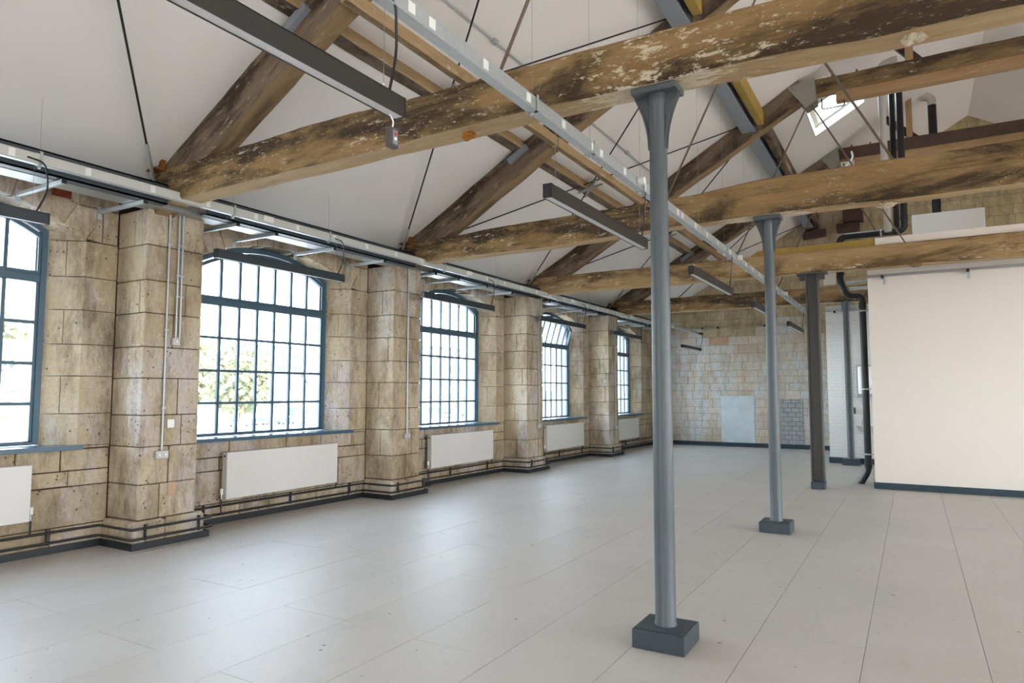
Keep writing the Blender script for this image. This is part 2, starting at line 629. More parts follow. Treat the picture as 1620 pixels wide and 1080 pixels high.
# ------------------------------------------------------------------ floor
fl = MB().box(-8.1, 10.6, YS - 0.2, YB + 0.3, -0.3, -0.012).o('floor', 'joint')
tag(fl, 'pale screwed-down board floor running the whole length of the hall', 'floor', kind='structure')
xs = [0.32 - 0.637 * i for i in range(-6, 13)]
phase = {0: 5.95, 1: 4.92, 2: 6.2, 3: 5.1, 4: 3.62, 5: 5.08, 6: 3.67, 7: 5.1, 8: 3.8, 9: 5.17, 10: 3.9, 11: 5.0, 12: 3.6}
for i in range(-6, 13):
    x1 = 0.32 - 0.637 * i
    x0 = x1 - 0.637
    ph = phase.get(i, 4.9 if i % 2 else 6.1)
    y = ph - 2.44 * 4
    while y < YB:
        a, b = max(y, -0.6 if i > -6 else -0.6), min(y + 2.44, YB)
        y += 2.44
        if b - a < 0.05 or x1 < -7.6:
            continue
        g = 0.0016
        dz = random.uniform(-0.0006, 0.0006)
        xx0 = max(x0, -7.7)
        MB().box(xx0 + g, x1 - g, a + g, b - g, -0.012, 0 + dz, 0.0005).o('floor_panel', 'floor', fl)
MB().box(0.32 + 0.637 * 6 + 0.002, 10.5, YS, YB, -0.012, 0).box(-7.9, 0.32 + 0.637 * 6, YS, -0.602, -0.012, 0).o('floor_screed', 'floor', fl)


# ------------------------------------------------------------------ left wall
def shrink(poly, c):
    cy = sum(p[0] for p in poly) / len(poly)
    cz = sum(p[1] for p in poly) / len(poly)
    out = []
    for y, z in poly:
        dy, dz = y - cy, z - cz
        out.append((y - math.copysign(min(c, abs(dy)), dy) if abs(dy) > 1e-6 else y, z - math.copysign(min(c, abs(dz)), dz) if abs(dz) > 1e-6 else z))
    return out


def P3(y, z, d):
    return (W(y) + d, y, z)


def stone_rings(poly, depth=0.1, g=0.0055, proud=None, back=None):
    """poly in (y,z) on the wall plane; returns rings of a chamfered block"""
    pr = random.uniform(-0.004, 0.005) if proud is None else proud
    f = shrink(poly, g + 0.006)
    e = shrink(poly, g)
    j = [(random.uniform(-0.003, 0.003), random.uniform(-0.003, 0.003)) for _ in poly]
    r0 = [P3(y + a, z + b, pr) for (y, z), (a, b) in zip(f, j)]
    r1 = [P3(y + a, z + b, pr - 0.007) for (y, z), (a, b) in zip(e, j)]
    if back:
        r2_ = [P3(y, z, d) for y, z, d in back]
    else:
        r2_ = [P3(y, z, -depth) for y, z in e]
    return [r0, r1, r2_]


def split_lens(a, b, rnd, lo=0.38, hi=0.85):
    L = b - a
    out = [a]
    while out[-1] < b - lo:
        out.append(out[-1] + rnd.uniform(lo, hi))
    if len(out) > 1 and b - out[-1] < 0.2:
        out.pop()
    if out[-1] < b - 1e-3:
        out.append(b)
    out[-1] = b
    return out


wall = MB()
# main body: solid piers, breast walls and arch heads behind the ashlar face
HW, HF = 1.325, 1.095            # half widths of the opening at wall face and at the frame


def arcpts(c, half, spring, apex, n=12, ext=0.0, full=False):
    rise = apex - spring
    R = (half * half + rise * rise) / (2 * rise)
    t0 = asin(half / R)
    return [(c + (R + ext) * sin(t), apex - R + (R + ext) * cos(t)) for t in [-t0 + 2 * t0 * i / n for i in range(n + 1)]]


TOPZ = 3.86
edges = []
for (a, b, dz) in WIN:
    edges.append(((a + b) / 2, dz))
ALLW = [(-6.6, 0)] * 0
cs = edges


def slab(half, d0, d1, zoff=0.0):
    """wall layer between offsets d0 and d1 with window openings of given half width"""
    y = YS
    sp, ap = (3.19, 3.56) if half > 1.2 else (3.27, 3.56)
    for c, dz in cs:
        y0, y1 = c - half, c + half
        for (ya, yb, za, zb) in ((y, y0, -0.3, TOPZ), (y0, y1, -0.3, 1.0 + dz)):
            wall.prism([P3(ya, za, d1), P3(yb, za, d1), P3(yb, zb, d1), P3(ya, zb, d1)], [P3(ya, za, d0), P3(yb, za, d0), P3(yb, zb, d0), P3(ya, zb, d0)])
        ar = arcpts(c, half, sp + dz, ap + dz)
        for i in range(len(ar) - 1):
            q = [ar[i], ar[i + 1], (ar[i + 1][0], TOPZ), (ar[i][0], TOPZ)]
            wall.prism([P3(yy, zz, d1) for yy, zz in q], [P3(yy, zz, d0) for yy, zz in q])
        y = y1
    wall.prism([P3(y, -0.3, d1), P3(YB + 0.4, -0.3, d1), P3(YB + 0.4, TOPZ, d1), P3(y, TOPZ, d1)], [P3(y, -0.3, d0), P3(YB + 0.4, -0.3, d0), P3(YB + 0.4, TOPZ, d0), P3(y, TOPZ, d0)])


slab(1.37, -0.28, -0.018)
inner = wall
wall = MB()
slab(HF + 0.0, -0.62, -0.281)
outer = wall
wl_ = inner.o('wall_left', 'mortar')
outer.o('outer_leaf', 'outer', wl_)
tag(wl_, 'weathered limestone block wall with five tall arched windows', 'wall', kind='structure')

stones_far = MB()
cnt = 0


def put_stone(rings, bay, mat='stone'):
    global cnt
    if bay <= 3 and cnt < 292:
        MB().rings(rings).o('stone', mat, wl_)
        cnt += 1
    else:
        stones_far.rings(rings)


pl = PIL + [(YB, YB)]
for k, (wa, wb_, dz) in enumerate(WIN):
    rnd = random.Random(100 + k)
    c = (wa + wb_) / 2
    ya, yb = pl[k][1] - 0.02, pl[k + 1][0] + 0.02
    y0, y1 = c - HW, c + HW
    z_s = 1.0 + dz
    zc = [z + (dz if z > 0.8 else 0) for z in ZC]
    f0, f1 = wa, wb_
    # piers either side, with splayed reveal stones
    for side in (0, 1):
        for i in range(len(zc) - 1):
            za, zb = zc[i], zc[i + 1]
            if zb < 1.0 + dz + 0.2:
                zb = min(zb, zc[i + 1])
            a, b = (ya, y0) if side == 0 else (y1, yb)
            if zb <= z_s + 0.05:            # breast courses run right under the window: handled below
                continue
            if b - a > 0.62:
                cut = a + (b - a) * (0.38 + 0.25 * ((i * 7 + k * 3 + side) % 3) / 2)
                segs = [(a, cut), (cut, b)]
            else:
                segs = [(a, b)]
            for (s0, s1) in segs:
                jamb = (s1 == y0) if side == 0 else (s0 == y1)
                poly = [(s0, za), (s1, za), (s1, zb), (s0, zb)]
                if not jamb:
                    put_stone(stone_rings(poly), k)
                    continue
                g = 0.004
                two = (i + k) % 2 == 0
                dd = -0.28
                fy = f0 if side == 0 else f1
                ye = y0 if side == 0 else y1
                mid = ye + (fy - ye) * 0.5
                md = dd * 0.5
                pr = rnd.uniform(-0.003, 0.003)
                s_o = s0 if side == 0 else s1
                # plan polygons (y,d)
                if two:
                    plans = [[(s_o, pr), (ye, pr), (mid, md), (mid, dd), (s_o, dd)], [(mid, md), (fy, dd), (mid, dd)]]
                else:
                    plans = [[(s_o, pr), (ye, pr), (fy, dd), (s_o, dd)]]
                for pi_, plan in enumerate(plans):
                    gy = g if side == 0 else -g
                    pp = list(plan)
                    if pi_ == 0:
                        pp[0] = (pp[0][0] + gy, pp[0][1])
                        pp[-1] = (pp[-1][0] + gy, pp[-1][1])
                        if two:
                            pp[2] = (pp[2][0] - gy * 0.8, pp[2][1] + 0.003)
                            pp[3] = (pp[3][0] - gy * 0.8, pp[3][1])
                    else:
                        pp[0] = (pp[0][0] + gy * 0.8, pp[0][1] - 0.003)
                        pp[2] = (pp[2][0] + gy * 0.8, pp[2][1])
                    lo = [P3(y, za + g, d) for y, d in pp]
                    hi = [P3(y, zb - g, d) for y, d in pp]
                    put_stone([lo, hi], k)
    for side in (0, 1):                      # springer filling the splay under the arch
        ye, fy = (y0, f0) if side == 0 else (y1, f1)
        gs = 0.003 if side == 0 else -0.003
        lo = [P3(ye, 3.174 + dz, 0.0), P3(fy, 3.174 + dz, -0.28), P3(ye - gs * 8, 3.174 + dz, -0.28)]
        hi = [P3(ye, 3.195 + dz, 0.0), P3(fy, 3.285 + dz, -0.28), P3(ye - gs * 8, 3.285 + dz, -0.28)]
        put_stone([lo, hi], k)
    # breast wall
    zz = [0.0, 0.24, 0.64, 0.80, z_s]
    for i in range(len(zz) - 1):
        cuts = split_lens(ya, yb, rnd, 0.4, 0.95)
        for s0, s1 in zip(cuts[:-1], cuts[1:]):
            put_stone(stone_rings([(s0, zz[i]), (s1, zz[i]), (s1, zz[i + 1]), (s0, zz[i + 1])]), k)
    for side in (0, 1):                      # closer course between breast and first pier course
        a, b = (ya, y0) if side == 0 else (y1, yb)
        zt = [z for z in zc if z > z_s + 0.05][0]
        z_first = [zc[i] for i in range(len(zc) - 1) if zc[i + 1] > z_s + 0.05][0]
        if z_first - z_s > 0.015:
            put_stone(stone_rings([(a, z_s), (b, z_s), (b, z_first), (a, z_first)], g=0.002), k)
    # voussoirs
    n = 11
    fr = arcpts(c, HW, 3.19 + dz, 3.56 + dz, n)
    ex = arcpts(c, HW, 3.19 + dz, 3.56 + dz, n, 0.27)
    bk = arcpts(c, HF, 3.27 + dz, 3.56 + dz, n)
    for i in range(n):
        poly = [fr[i], fr[i + 1], ex[i + 1], ex[i]]
        e = shrink(poly, 0.004)
        back = [(bk[i][0] + 0.002, bk[i][1] + 0.002, -0.28), (bk[i + 1][0] - 0.002, bk[i + 1][1] + 0.002, -0.28), (e[2][0], e[2][1], -0.28), (e[3][0], e[3][1], -0.28)]
        pr = rnd.uniform(-0.003, 0.003)
        r0 = [P3(y, z, pr) for y, z in shrink(poly, 0.009)]
        r1 = [P3(y, z, pr - 0.006) for y, z in e]
        put_stone([r0, r1, [P3(*b) for b in back]], k)
    # spandrels
    for side in (0, 1):
        pts = ex if side == 0 else list(reversed(ex))
        wall_y = ya if side == 0 else yb
        yo = y0 if side == 0 else y1
        h = 3.54 + dz
        low = [p for p in pts[:4] if p[1] < h]
        if low:
            nxt = pts[len(low)]
            q_ = (h - low[-1][1]) / (nxt[1] - low[-1][1])
            x_h = low[-1][0] + q_ * (nxt[0] - low[-1][0])
        poly = [(wall_y, 3.17 + dz), (yo, 3.19 + dz), low[0]] + low[1:] + [(x_h, h), (wall_y, h)]
        cutm = (wall_y + yo) / 2
        put_stone(stone_rings([(wall_y, 3.17 + dz), (cutm, 3.17 + dz), (cutm, h), (wall_y, h)]), k)
        put_stone(stone_rings([(cutm, 3.17 + dz), (yo, 3.19 + dz)] + low + [(x_h, h), (cutm, h)]), k)
        put_stone(stone_rings([(wall_y, h), (x_h, h), (x_h, TOPZ), (wall_y, TOPZ)]), k)
        up_ = [p for p in pts if p[1] >= h and (p[0] <= c if side == 0 else p[0] >= c) and p[1] < TOPZ - 0.01]
        put_stone(stone_rings([(x_h, h)] + up_ + [(up_[-1][0], TOPZ), (x_h, TOPZ)], g=0.003), k)
tag(stones_far.o('stone_courses', 'stone', wl_), kind='stuff')
# red brick stub in a hole of the wall head, orange stains
b_ = MB().box(W(3.9) - 0.02, W(3.9) + 0.015, 3.5, 3.68, 3.60, 3.68, 0.005).o('brick', 'brick_red', wl_)

# pilasters
ordn = ['nearest', 'second', 'third', 'fourth', 'fifth']
for k, (pa, pb) in enumerate(PIL):
    rnd = random.Random(40 + k)
    xw = W(pa)
    pos = ['beside the camera, left of the nearest window', 'between the nearest and the second window', 'between the second and third windows', 'between the third window and the one with its top light tilted open', 'before the last window of the row'][k]
    t = thing('stone_pilaster', 'limestone block pilaster ' + pos, 'pilaster', (xw, (pa + pb) / 2, 0), 'limestone pilasters along the left wall')
    xf = xw + 0.53
    a, b = pa + 0.03, pb - 0.05
    MB().box(xw - 0.03, xf - 0.015, a + 0.012, b - 0.012, 0.0, 3.56).o('core', 'mortar', t)
    # plinth of worn blocks
    for (s0, s1) in ((pa - 0.03, pa + 0.33), (pa + 0.335, pb + 0.05)):
        MB().box(xw, xf + 0.05, s0, s1, 0.0, 0.275, 0.03).o('plinth_stone', 'stone', t)
    zz = [0.28] + [z for z in ZC if z > 0.3] + [3.56]
    for i in range(len(zz) - 1):
        z0, z1 = zz[i] + 0.004, zz[i + 1] - 0.004
        e = rnd.uniform(-0.003, 0.003)
        cy = a + (b - a) * [0.62, 0.36, 0.5, 0.7][(i + k) % 4]
        cx = xw + 0.53 * [0.55, 0.8, 0.45][(i + k) % 3]
        if (i + k) % 2:
            MB().box(xw - 0.01, cx - 0.004, a + e, cy - 0.004, z0, z1, 0.007).o('stone', 'stone', t)
            MB().box(cx + 0.004, xf + e, a + e, cy - 0.004, z0, z1, 0.007).o('stone', 'stone', t)
        else:
            MB().box(xw - 0.01, xf + e, a + e, cy - 0.004, z0, z1, 0.009).o('stone', 'stone', t)
        MB().box(xw - 0.01, xf + rnd.uniform(-0.004, 0.004), cy + 0.004, b, z0, z1, 0.007).o('stone', 'stone', t)
    if k == 1:
        MB().box(xf + 0.003, xf + 0.008, 4.52, 4.60, 0.50, 0.64, 0.002).o('orange_patch', 'orange_stone', t)


# ------------------------------------------------------------------ windows
def window(k, c, dz, tilt=False):
    xw = W(c)
    xf = xw - 0.28
    pos = ['nearest, cut off by the left edge', 'second from the camera, seen whole', 'third from the camera, behind the second pilaster', 'fourth, with its top light tilted open inwards', 'fifth and farthest, before the end wall'][k]
    t = thing('window_%d' % (k + 1), 'arched blue-grey steel window with small panes, ' + pos, 'window', (xf, c, 1.0 + dz), None, 'structure')
    zb, ztr0, ztr1, sp, ap = 1.045 + dz, 2.715 + dz, 2.80 + dz, 3.27 + dz, 3.56 + dz
    fw = 0.055
    D0, D1 = -0.05, 0.03
    # outer frame following the arch
    out = [(c - HF, zb)] + arcpts(c, HF, sp, ap, 12) + [(c + HF, zb)]
    inn = [(c - HF + fw, zb + 0.03)] + arcpts(c, HF - fw, sp - 0.03, ap - fw - 0.01, 12) + [(c + HF - fw, zb + 0.03)]
    fm = MB()
    n = len(out)
    for i in range(n):
        j = (i + 1) % n
        q = [out[i], out[j], inn[j], inn[i]]
        fm.prism([(xf + D1, y, z) for y, z in q], [(xf + D0, y, z) for y, z in q])
    fm.o('window_frame', 'frame', t)
    # inner step of the casement
    st = MB()
    for (y0, y1) in ((c - HF + fw, c - HF + fw + 0.03), (c + HF - fw - 0.03, c + HF - fw)):
        st.box(xf - 0.03, xf + 0.01, y0, y1, zb + 0.03, sp - 0.03)
    st.box(xf - 0.03, xf + 0.01, c - HF + fw, c + HF - fw, zb + 0.0, zb + 0.04)
    st.o('casement_stile', 'frame', t)
    MB().box(xf - 0.04, xf + 0.025, c - HF + fw, c + HF - fw, ztr0, ztr1, 0.006).o('transom', 'frame', t)
    # splayed sill board
    s = MB()
    yo0, yo1 = c - HW - 0.03, c + HW + 0.03
    pl_ = [(W(yo0) + 0.07, yo0), (W(yo1) + 0.07, yo1), (W(yo1) + 0.0, yo1), (xf + 0.03, c + HF), (xf + 0.03, c - HF), (W(yo0), yo0)]
    s.prism([(x, y, 0.995 + dz) for x, y in pl_], [(x, y, 1.04 + dz) for x, y in pl_])
    s.o('window_sill', 'sill', t)
    gy0, gy1 = c - HF + fw + 0.03, c + HF - fw - 0.03
    pw = (gy1 - gy0) / 7
    rows = [zb + 0.04, 1.464 + dz, 1.876 + dz, 2.299 + dz, ztr0]
    bw = 0.018
    for i in range(1, 7):
        y = gy0 + i * pw
        MB().box(xf - 0.02, xf + 0.015, y - bw, y + bw, rows[0] - 0.01, rows[-1], 0.003).o('glazing_bar', 'frame', t)
    for z in rows[1:-1]:
        MB().box(xf - 0.015, xf + 0.012, gy0, gy1, z - bw * 0.9, z + bw * 0.9, 0.003).o('glazing_bar', 'frame', t)
    for r in range(4):
        for i in range(7):
            y0 = gy0 + i * pw + bw
            y1 = y0 + pw - 2 * bw
            MB().box(xf - 0.006, xf - 0.002, y0, y1, rows[r] + 0.012, rows[r + 1] - 0.012).o('pane', 'glass', t)
    # top light: arched, either closed or hinged at the transom and leaning in
    ang = math.radians(17) if tilt else 0
    hz = ztr1

    def T(x, y, z):
        dx, dzz = x - xf, z - hz
        return (xf + dx * cos(ang) + dzz * sin(ang), y, hz - dx * sin(ang) + dzz * cos(ang))
    half = HF - fw
    rise_pts = arcpts(c, half, sp - 0.05, ap - fw - 0.02, 14)

    def ztop(y):
        for p, q in zip(rise_pts[:-1], rise_pts[1:]):
            if p[0] <= y <= q[0] + 1e-6:
                u = (y - p[0]) / (q[0] - p[0])
                return p[1] + u * (q[1] - p[1])
        return rise_pts[0][1]
    lf = MB()
    fo = [(c - half, hz)] + rise_pts + [(c + half, hz)]
    fi = [(c - half + 0.03, hz + 0.03)] + [(c + (y - c) * (half - 0.03) / half, z - 0.035) for y, z in rise_pts] + [(c + half - 0.03, hz + 0.03)]
    for i in range(len(fo)):
        j = (i + 1) % len(fo)
        q = [fo[i], fo[j], fi[j], fi[i]]
        lf.prism([T(xf + 0.02, y, z) for y, z in q], [T(xf - 0.03, y, z) for y, z in q])
    lfo = lf.o('top_light', 'frame', t)
    for i in range(1, 7):
        y = gy0 + i * pw
        zt = ztop(y) - 0.03
        b = MB()
        b.prism([T(xf + 0.014, yy, zz_) for yy, zz_ in ((y - bw, hz + 0.02), (y + bw, hz + 0.02), (y + bw, zt), (y - bw, zt))], [T(xf - 0.02, yy, zz_) for yy, zz_ in ((y - bw, hz + 0.02), (y + bw, hz + 0.02), (y + bw, zt), (y - bw, zt))])
        b.o('glazing_bar', 'frame', lfo)
    for i in range(7):
        y0 = gy0 + i * pw + (bw if i else 0)
        y1 = gy0 + (i + 1) * pw - (bw if i < 6 else 0)
        z0_, z1_ = ztop(y0) - 0.035, ztop(y1) - 0.035
        q = [(y0, hz + 0.03), (y1, hz + 0.03), (y1, z1_), (y0, z0_)]
        MB().prism([T(xf - 0.002, y, z) for y, z in q], [T(xf - 0.006, y, z) for y, z in q]).o('pane', 'glass', lfo)
    portal((xf - 0.36, c, 2.28 + dz), 2 * HF, 2.6, (1, 0, 0))


for k, (a, b, dz) in enumerate(WIN):
    window(k, (a + b) / 2, dz, k == 3)

# ------------------------------------------------------------------ end wall (gable) with its blocks
XR = 10.3
bw_ = MB()
gp = [(-8.2, -0.3), (XR + 0.3, -0.3), (XR + 0.3, CEIL(XR) + 0.1), (1.5, CEIL(1.5) + 0.1), (-7.2, CEIL(-7.2) + 0.1), (-8.2, 3.9)]
bw_.prism([(x, YB + 0.012, z) for x, z in gp], [(x, YB + 0.4, z) for x, z in gp])
wback = bw_.o('wall_back', 'mortar_back')
tag(wback, 'tall gable end wall of sawn stone blocks with faded washes of colour', 'wall', kind='structure')
rnd = random.Random(5)
far_b = MB()
blocks = []
z = 0.12
ci = 0
while z < 8.9:
    h = 0.255 if z > 2.2 else rnd.choice([0.22, 0.25, 0.19])
    x = W(YB) + 0.01 - (0.25 if ci % 2 else 0.0)
    xmax = (-1.4 if z < 3.3 else 3.4)
    while x < xmax:
        w = rnd.uniform(0.36, 0.6) if z > 1.5 else rnd.uniform(0.3, 0.55)
        x0, x1 = max(x, W(YB)), x + w
        x += w
        z1 = z + h
        if z > CEIL((x0 + x1) / 2) - 0.05 or z < 0:
            continue
        for (pa_, pb_, pz_) in ((-5.0, -4.03, 1.40), (-3.32, -2.7, 1.40)):
            if z < pz_ and x0 < pb_ and x1 > pa_:
                if x0 < pa_ - 0.04:
                    x1 = pa_
                elif x1 > pb_ + 0.04:
                    x0 = pb_
                else:
                    x1 = x0
        if x1 - x0 < 0.03:
            continue
        zone = 'back_upper' if z > 3.35 + 0.25 * sin(x * 1.7) else 'back_lower'
        if -5.35 < (x0 + x1) / 2 < -4.95 and 3.0 < z < 3.27:
            zone = 'orange_stone'
        vis = (3.6 if -1.3 < x0 else 0)
        blocks.append((x0, x1, z, z1, zone))
    z += h
    ci += 1
nb = 0
groups = {}
for (x0, x1, z0, z1, zone) in blocks:
    p = rnd.uniform(0, 0.006)
    m = MB().box(x0 + 0.0035, x1 - 0.0035, YB - p, YB + 0.05, z0 + 0.0035, z1 - 0.0035, 0.003)
    if nb < 290 and (z0 < 4.2 and x0 < -1.4 or z0 > 6.3 or nb < 200 and z0 < 3.6):
        m.o('stone', zone, wback)
        nb += 1
    else:
        groups.setdefault(zone, MB()).add(m.v, m.f)
for zn, g in groups.items():
    tag(g.o('stone_courses', zn, wback), kind='stuff')
MB().box(-5.0, -4.03, YB - 0.012, YB + 0.02, 0.12, 1.5, 0.004).o('render_patch', 'back_blue', wback)
z = 0.12
while z < 1.46:
    x = -3.32 - (0.12 if int(z * 100) % 2 else 0)
    while x < -2.7:
        MB().box(max(x, -3.32) + 0.006, min(x + 0.21, -2.7) - 0.006, YB - 0.004, YB + 0.03, z + 0.006, z + 0.125, 0.004).o('brick', 'back_grey', wback)
        x += 0.21
    z += 0.13
MB().box(-2.07, -1.75, YB - 0.02, YB + 0.02, 4.62, 5.0, 0.003).o('white_board', 'white', wback)
bb = MB().box(W(YB), -1.67, YB - 0.03, YB, 0, 0.115, 0.004).o('baseboard_back', 'base')
tag(bb, 'dark blue-grey skirting board along the foot of the end wall', 'skirting board', kind='structure')
# timber remnants built into the gable
t = thing('timber_corbel', 'dark timber block bedded high in the gable wall left of the post', 'corbel', (-2.34, YB, 6.0))
beam('block', (-2.55, YB - 0.12, 6.05), (-1.95, YB - 0.12, 6.1), 0.25, 0.2, ('purple_wood', 'purple_wood'), t, seed=3)
beam('upper_block', (-2.5, YB - 0.14, 6.34), (-2.15, YB - 0.14, 6.4), 0.2, 0.3, ('purple_wood', 'purple_wood'), t, seed=4)
t = thing('wall_post', 'short purple-brown timber post against the gable above a rounded block', 'post', (-1.25, YB, 6.2))
beam('post', (-1.25, YB - 0.12, 6.3), (-1.25, YB - 0.12, 7.5), 0.24, 0.5, ('purple_wood', 'purple_wood'), t, up=(1, 0, 0), seed=6)
beam('rounded_block', (-1.66, YB - 0.2, 6.15), (-1.1, YB - 0.2, 6.15), 0.3, 0.24, ('purple_wood', 'purple_wood'), t, cham=0.08, seed=9)

# ------------------------------------------------------------------ other walls of the hall (right side and behind the camera)
wr_ = MB()
y = YS
for k in range(-1, 6):
    c = 2.5 + 4.0 * k
    wr_.box(XR, XR + 0.5, y, c - 1.35, -0.3, 3.8).box(XR, XR + 0.5, c - 1.35, c + 1.35, -0.3, 0.8).box(XR, XR + 0.5, c - 1.35, c + 1.35, 3.5, 3.8)
    y = c + 1.35
    portal((XR + 0.52, c, 2.15), 2.7, 2.7, (-1, 0, 0))
wr_.box(XR, XR + 0.5, min(y, YB), YB + 0.3, -0.3, 3.8)
tag(wr_.o('wall_right', 'white'), 'white outer wall with window openings on the far right', 'wall', kind='structure')
ws = MB()
gp = [(-8.2, 3.4), (XR + 0.5, 3.4), (XR + 0.5, 3.8), (1.5, 8.9), (-7.6, 3.9), (-8.2, 3.9)]
ws.prism([(x, YS - 0.3, z) for x, z in gp], [(x, YS, z) for x, z in gp])
ws.box(-8.2, XR + 0.5, YS - 0.3, YS, -0.3, 0.8)
for xa, xb in ((-8.2, -4.6), (-2.9, 4.0), (5.7, XR + 0.5)):
    ws.box(xa, xb, YS - 0.3, YS, 0.8, 3.4)
for xc in (-3.75, 4.85):
    portal((xc, YS - 0.32, 2.1), 1.7, 2.6, (0, 1, 0))
tag(ws.o('wall_front', 'white'), 'white gable wall with two openings behind the camera', 'wall', kind='structure')

# ------------------------------------------------------------------ ceiling with roof window
SK = (-1.6, -0.62, 14.0, 15.45)
cl = MB()


def slope(x0, x1, y0, y1, th=0.22, fn=CEIL):
    q = [(x0, y0), (x1, y0), (x1, y1), (x0, y1)]
    cl.prism([(x, y, fn(min(x, 1.5) if x0 < 1.5 else x)) for x, y in q], [(x, y, fn(min(x, 1.5) if x0 < 1.5 else x) + th) for x, y in q])


E0 = -7.02
slope(E0, SK[0], YS, YB + 0.3)
slope(SK[0], SK[1], YS, SK[2])
slope(SK[0], SK[1], SK[3], YB + 0.3)
slope(SK[1], 1.5, YS, YB + 0.3)
q = [(1.5, YS), (XR + 0.5, YS), (XR + 0.5, YB + 0.3), (1.5, YB + 0.3)]
cl.prism([(x, y, CEIL(x)) for x, y in q], [(x, y, CEIL(x) + 0.22) for x, y in q])
cl.box(-8.2, E0 + 0.01, YS, YB + 0.3, CEIL(E0) - 0.01, CEIL(E0) + 0.2)
ceil = cl.o('ceiling', 'ceil')
tag(ceil, 'white plastered ceiling following the steep pitched roof', 'ceiling', kind='structure')
rwt = thing('window_6', 'small bright roof window set in the white ceiling slope', 'roof window', (SK[0], SK[2], CEIL(SK[0])), None, 'structure')
ln = MB()
hgt = 0.3
for (xa, ya, xb, yb2) in ((SK[0], SK[2], SK[1], SK[2]), (SK[0], SK[3], SK[1], SK[3]), (SK[0], SK[2], SK[0], SK[3]), (SK[1], SK[2], SK[1], SK[3])):
    nx, ny = (0, 0.02) if ya == yb2 else (0.02, 0)
    if ya == SK[3] and ya == yb2:
        ny = -0.02
    if xa == SK[1] and xa == xb:
        nx = -0.02
    qa = [(xa, ya), (xb, yb2), (xb + nx, yb2 + ny), (xa + nx, ya + ny)]
    ln.prism([(x, y, CEIL(x) - 0.002) for x, y in qa], [(x, y, CEIL(x) + hgt) for x, y in qa])
ln.o('reveal_lining', 'trunk', rwt)
fr_ = MB()
for (x0, x1, y0, y1) in ((SK[0] + .02, SK[0] + .1, SK[2] + .02, SK[3] - .02), (SK[1] - .1, SK[1] - .02, SK[2] + .02, SK[3] - .02), (SK[0] + .1, SK[1] - .1, SK[2] + .02, SK[2] + .1), (SK[0] + .1, SK[1] - .1, SK[3] - .1, SK[3] - .02)):
    q = [(x0, y0), (x1, y0), (x1, y1), (x0, y1)]
    fr_.prism([(x, y, CEIL(x) + 0.2) for x, y in q], [(x, y, CEIL(x) + 0.28) for x, y in q])
fr_.o('sash', 'white', rwt)
q = [(SK[0] + .1, SK[2] + .1), (SK[1] - .1, SK[2] + .1), (SK[1] - .1, SK[3] - .1), (SK[0] + .1, SK[3] - .1)]
MB().prism([(x, y, CEIL(x) + 0.235) for x, y in q], [(x, y, CEIL(x) + 0.24) for x, y in q]).o('pane', 'glass', rwt)
portal(((SK[0] + SK[1]) / 2, (SK[2] + SK[3]) / 2, CEIL(-1.1) + 0.34), 1.0, 1.7, (0.5, 0, -0.86))

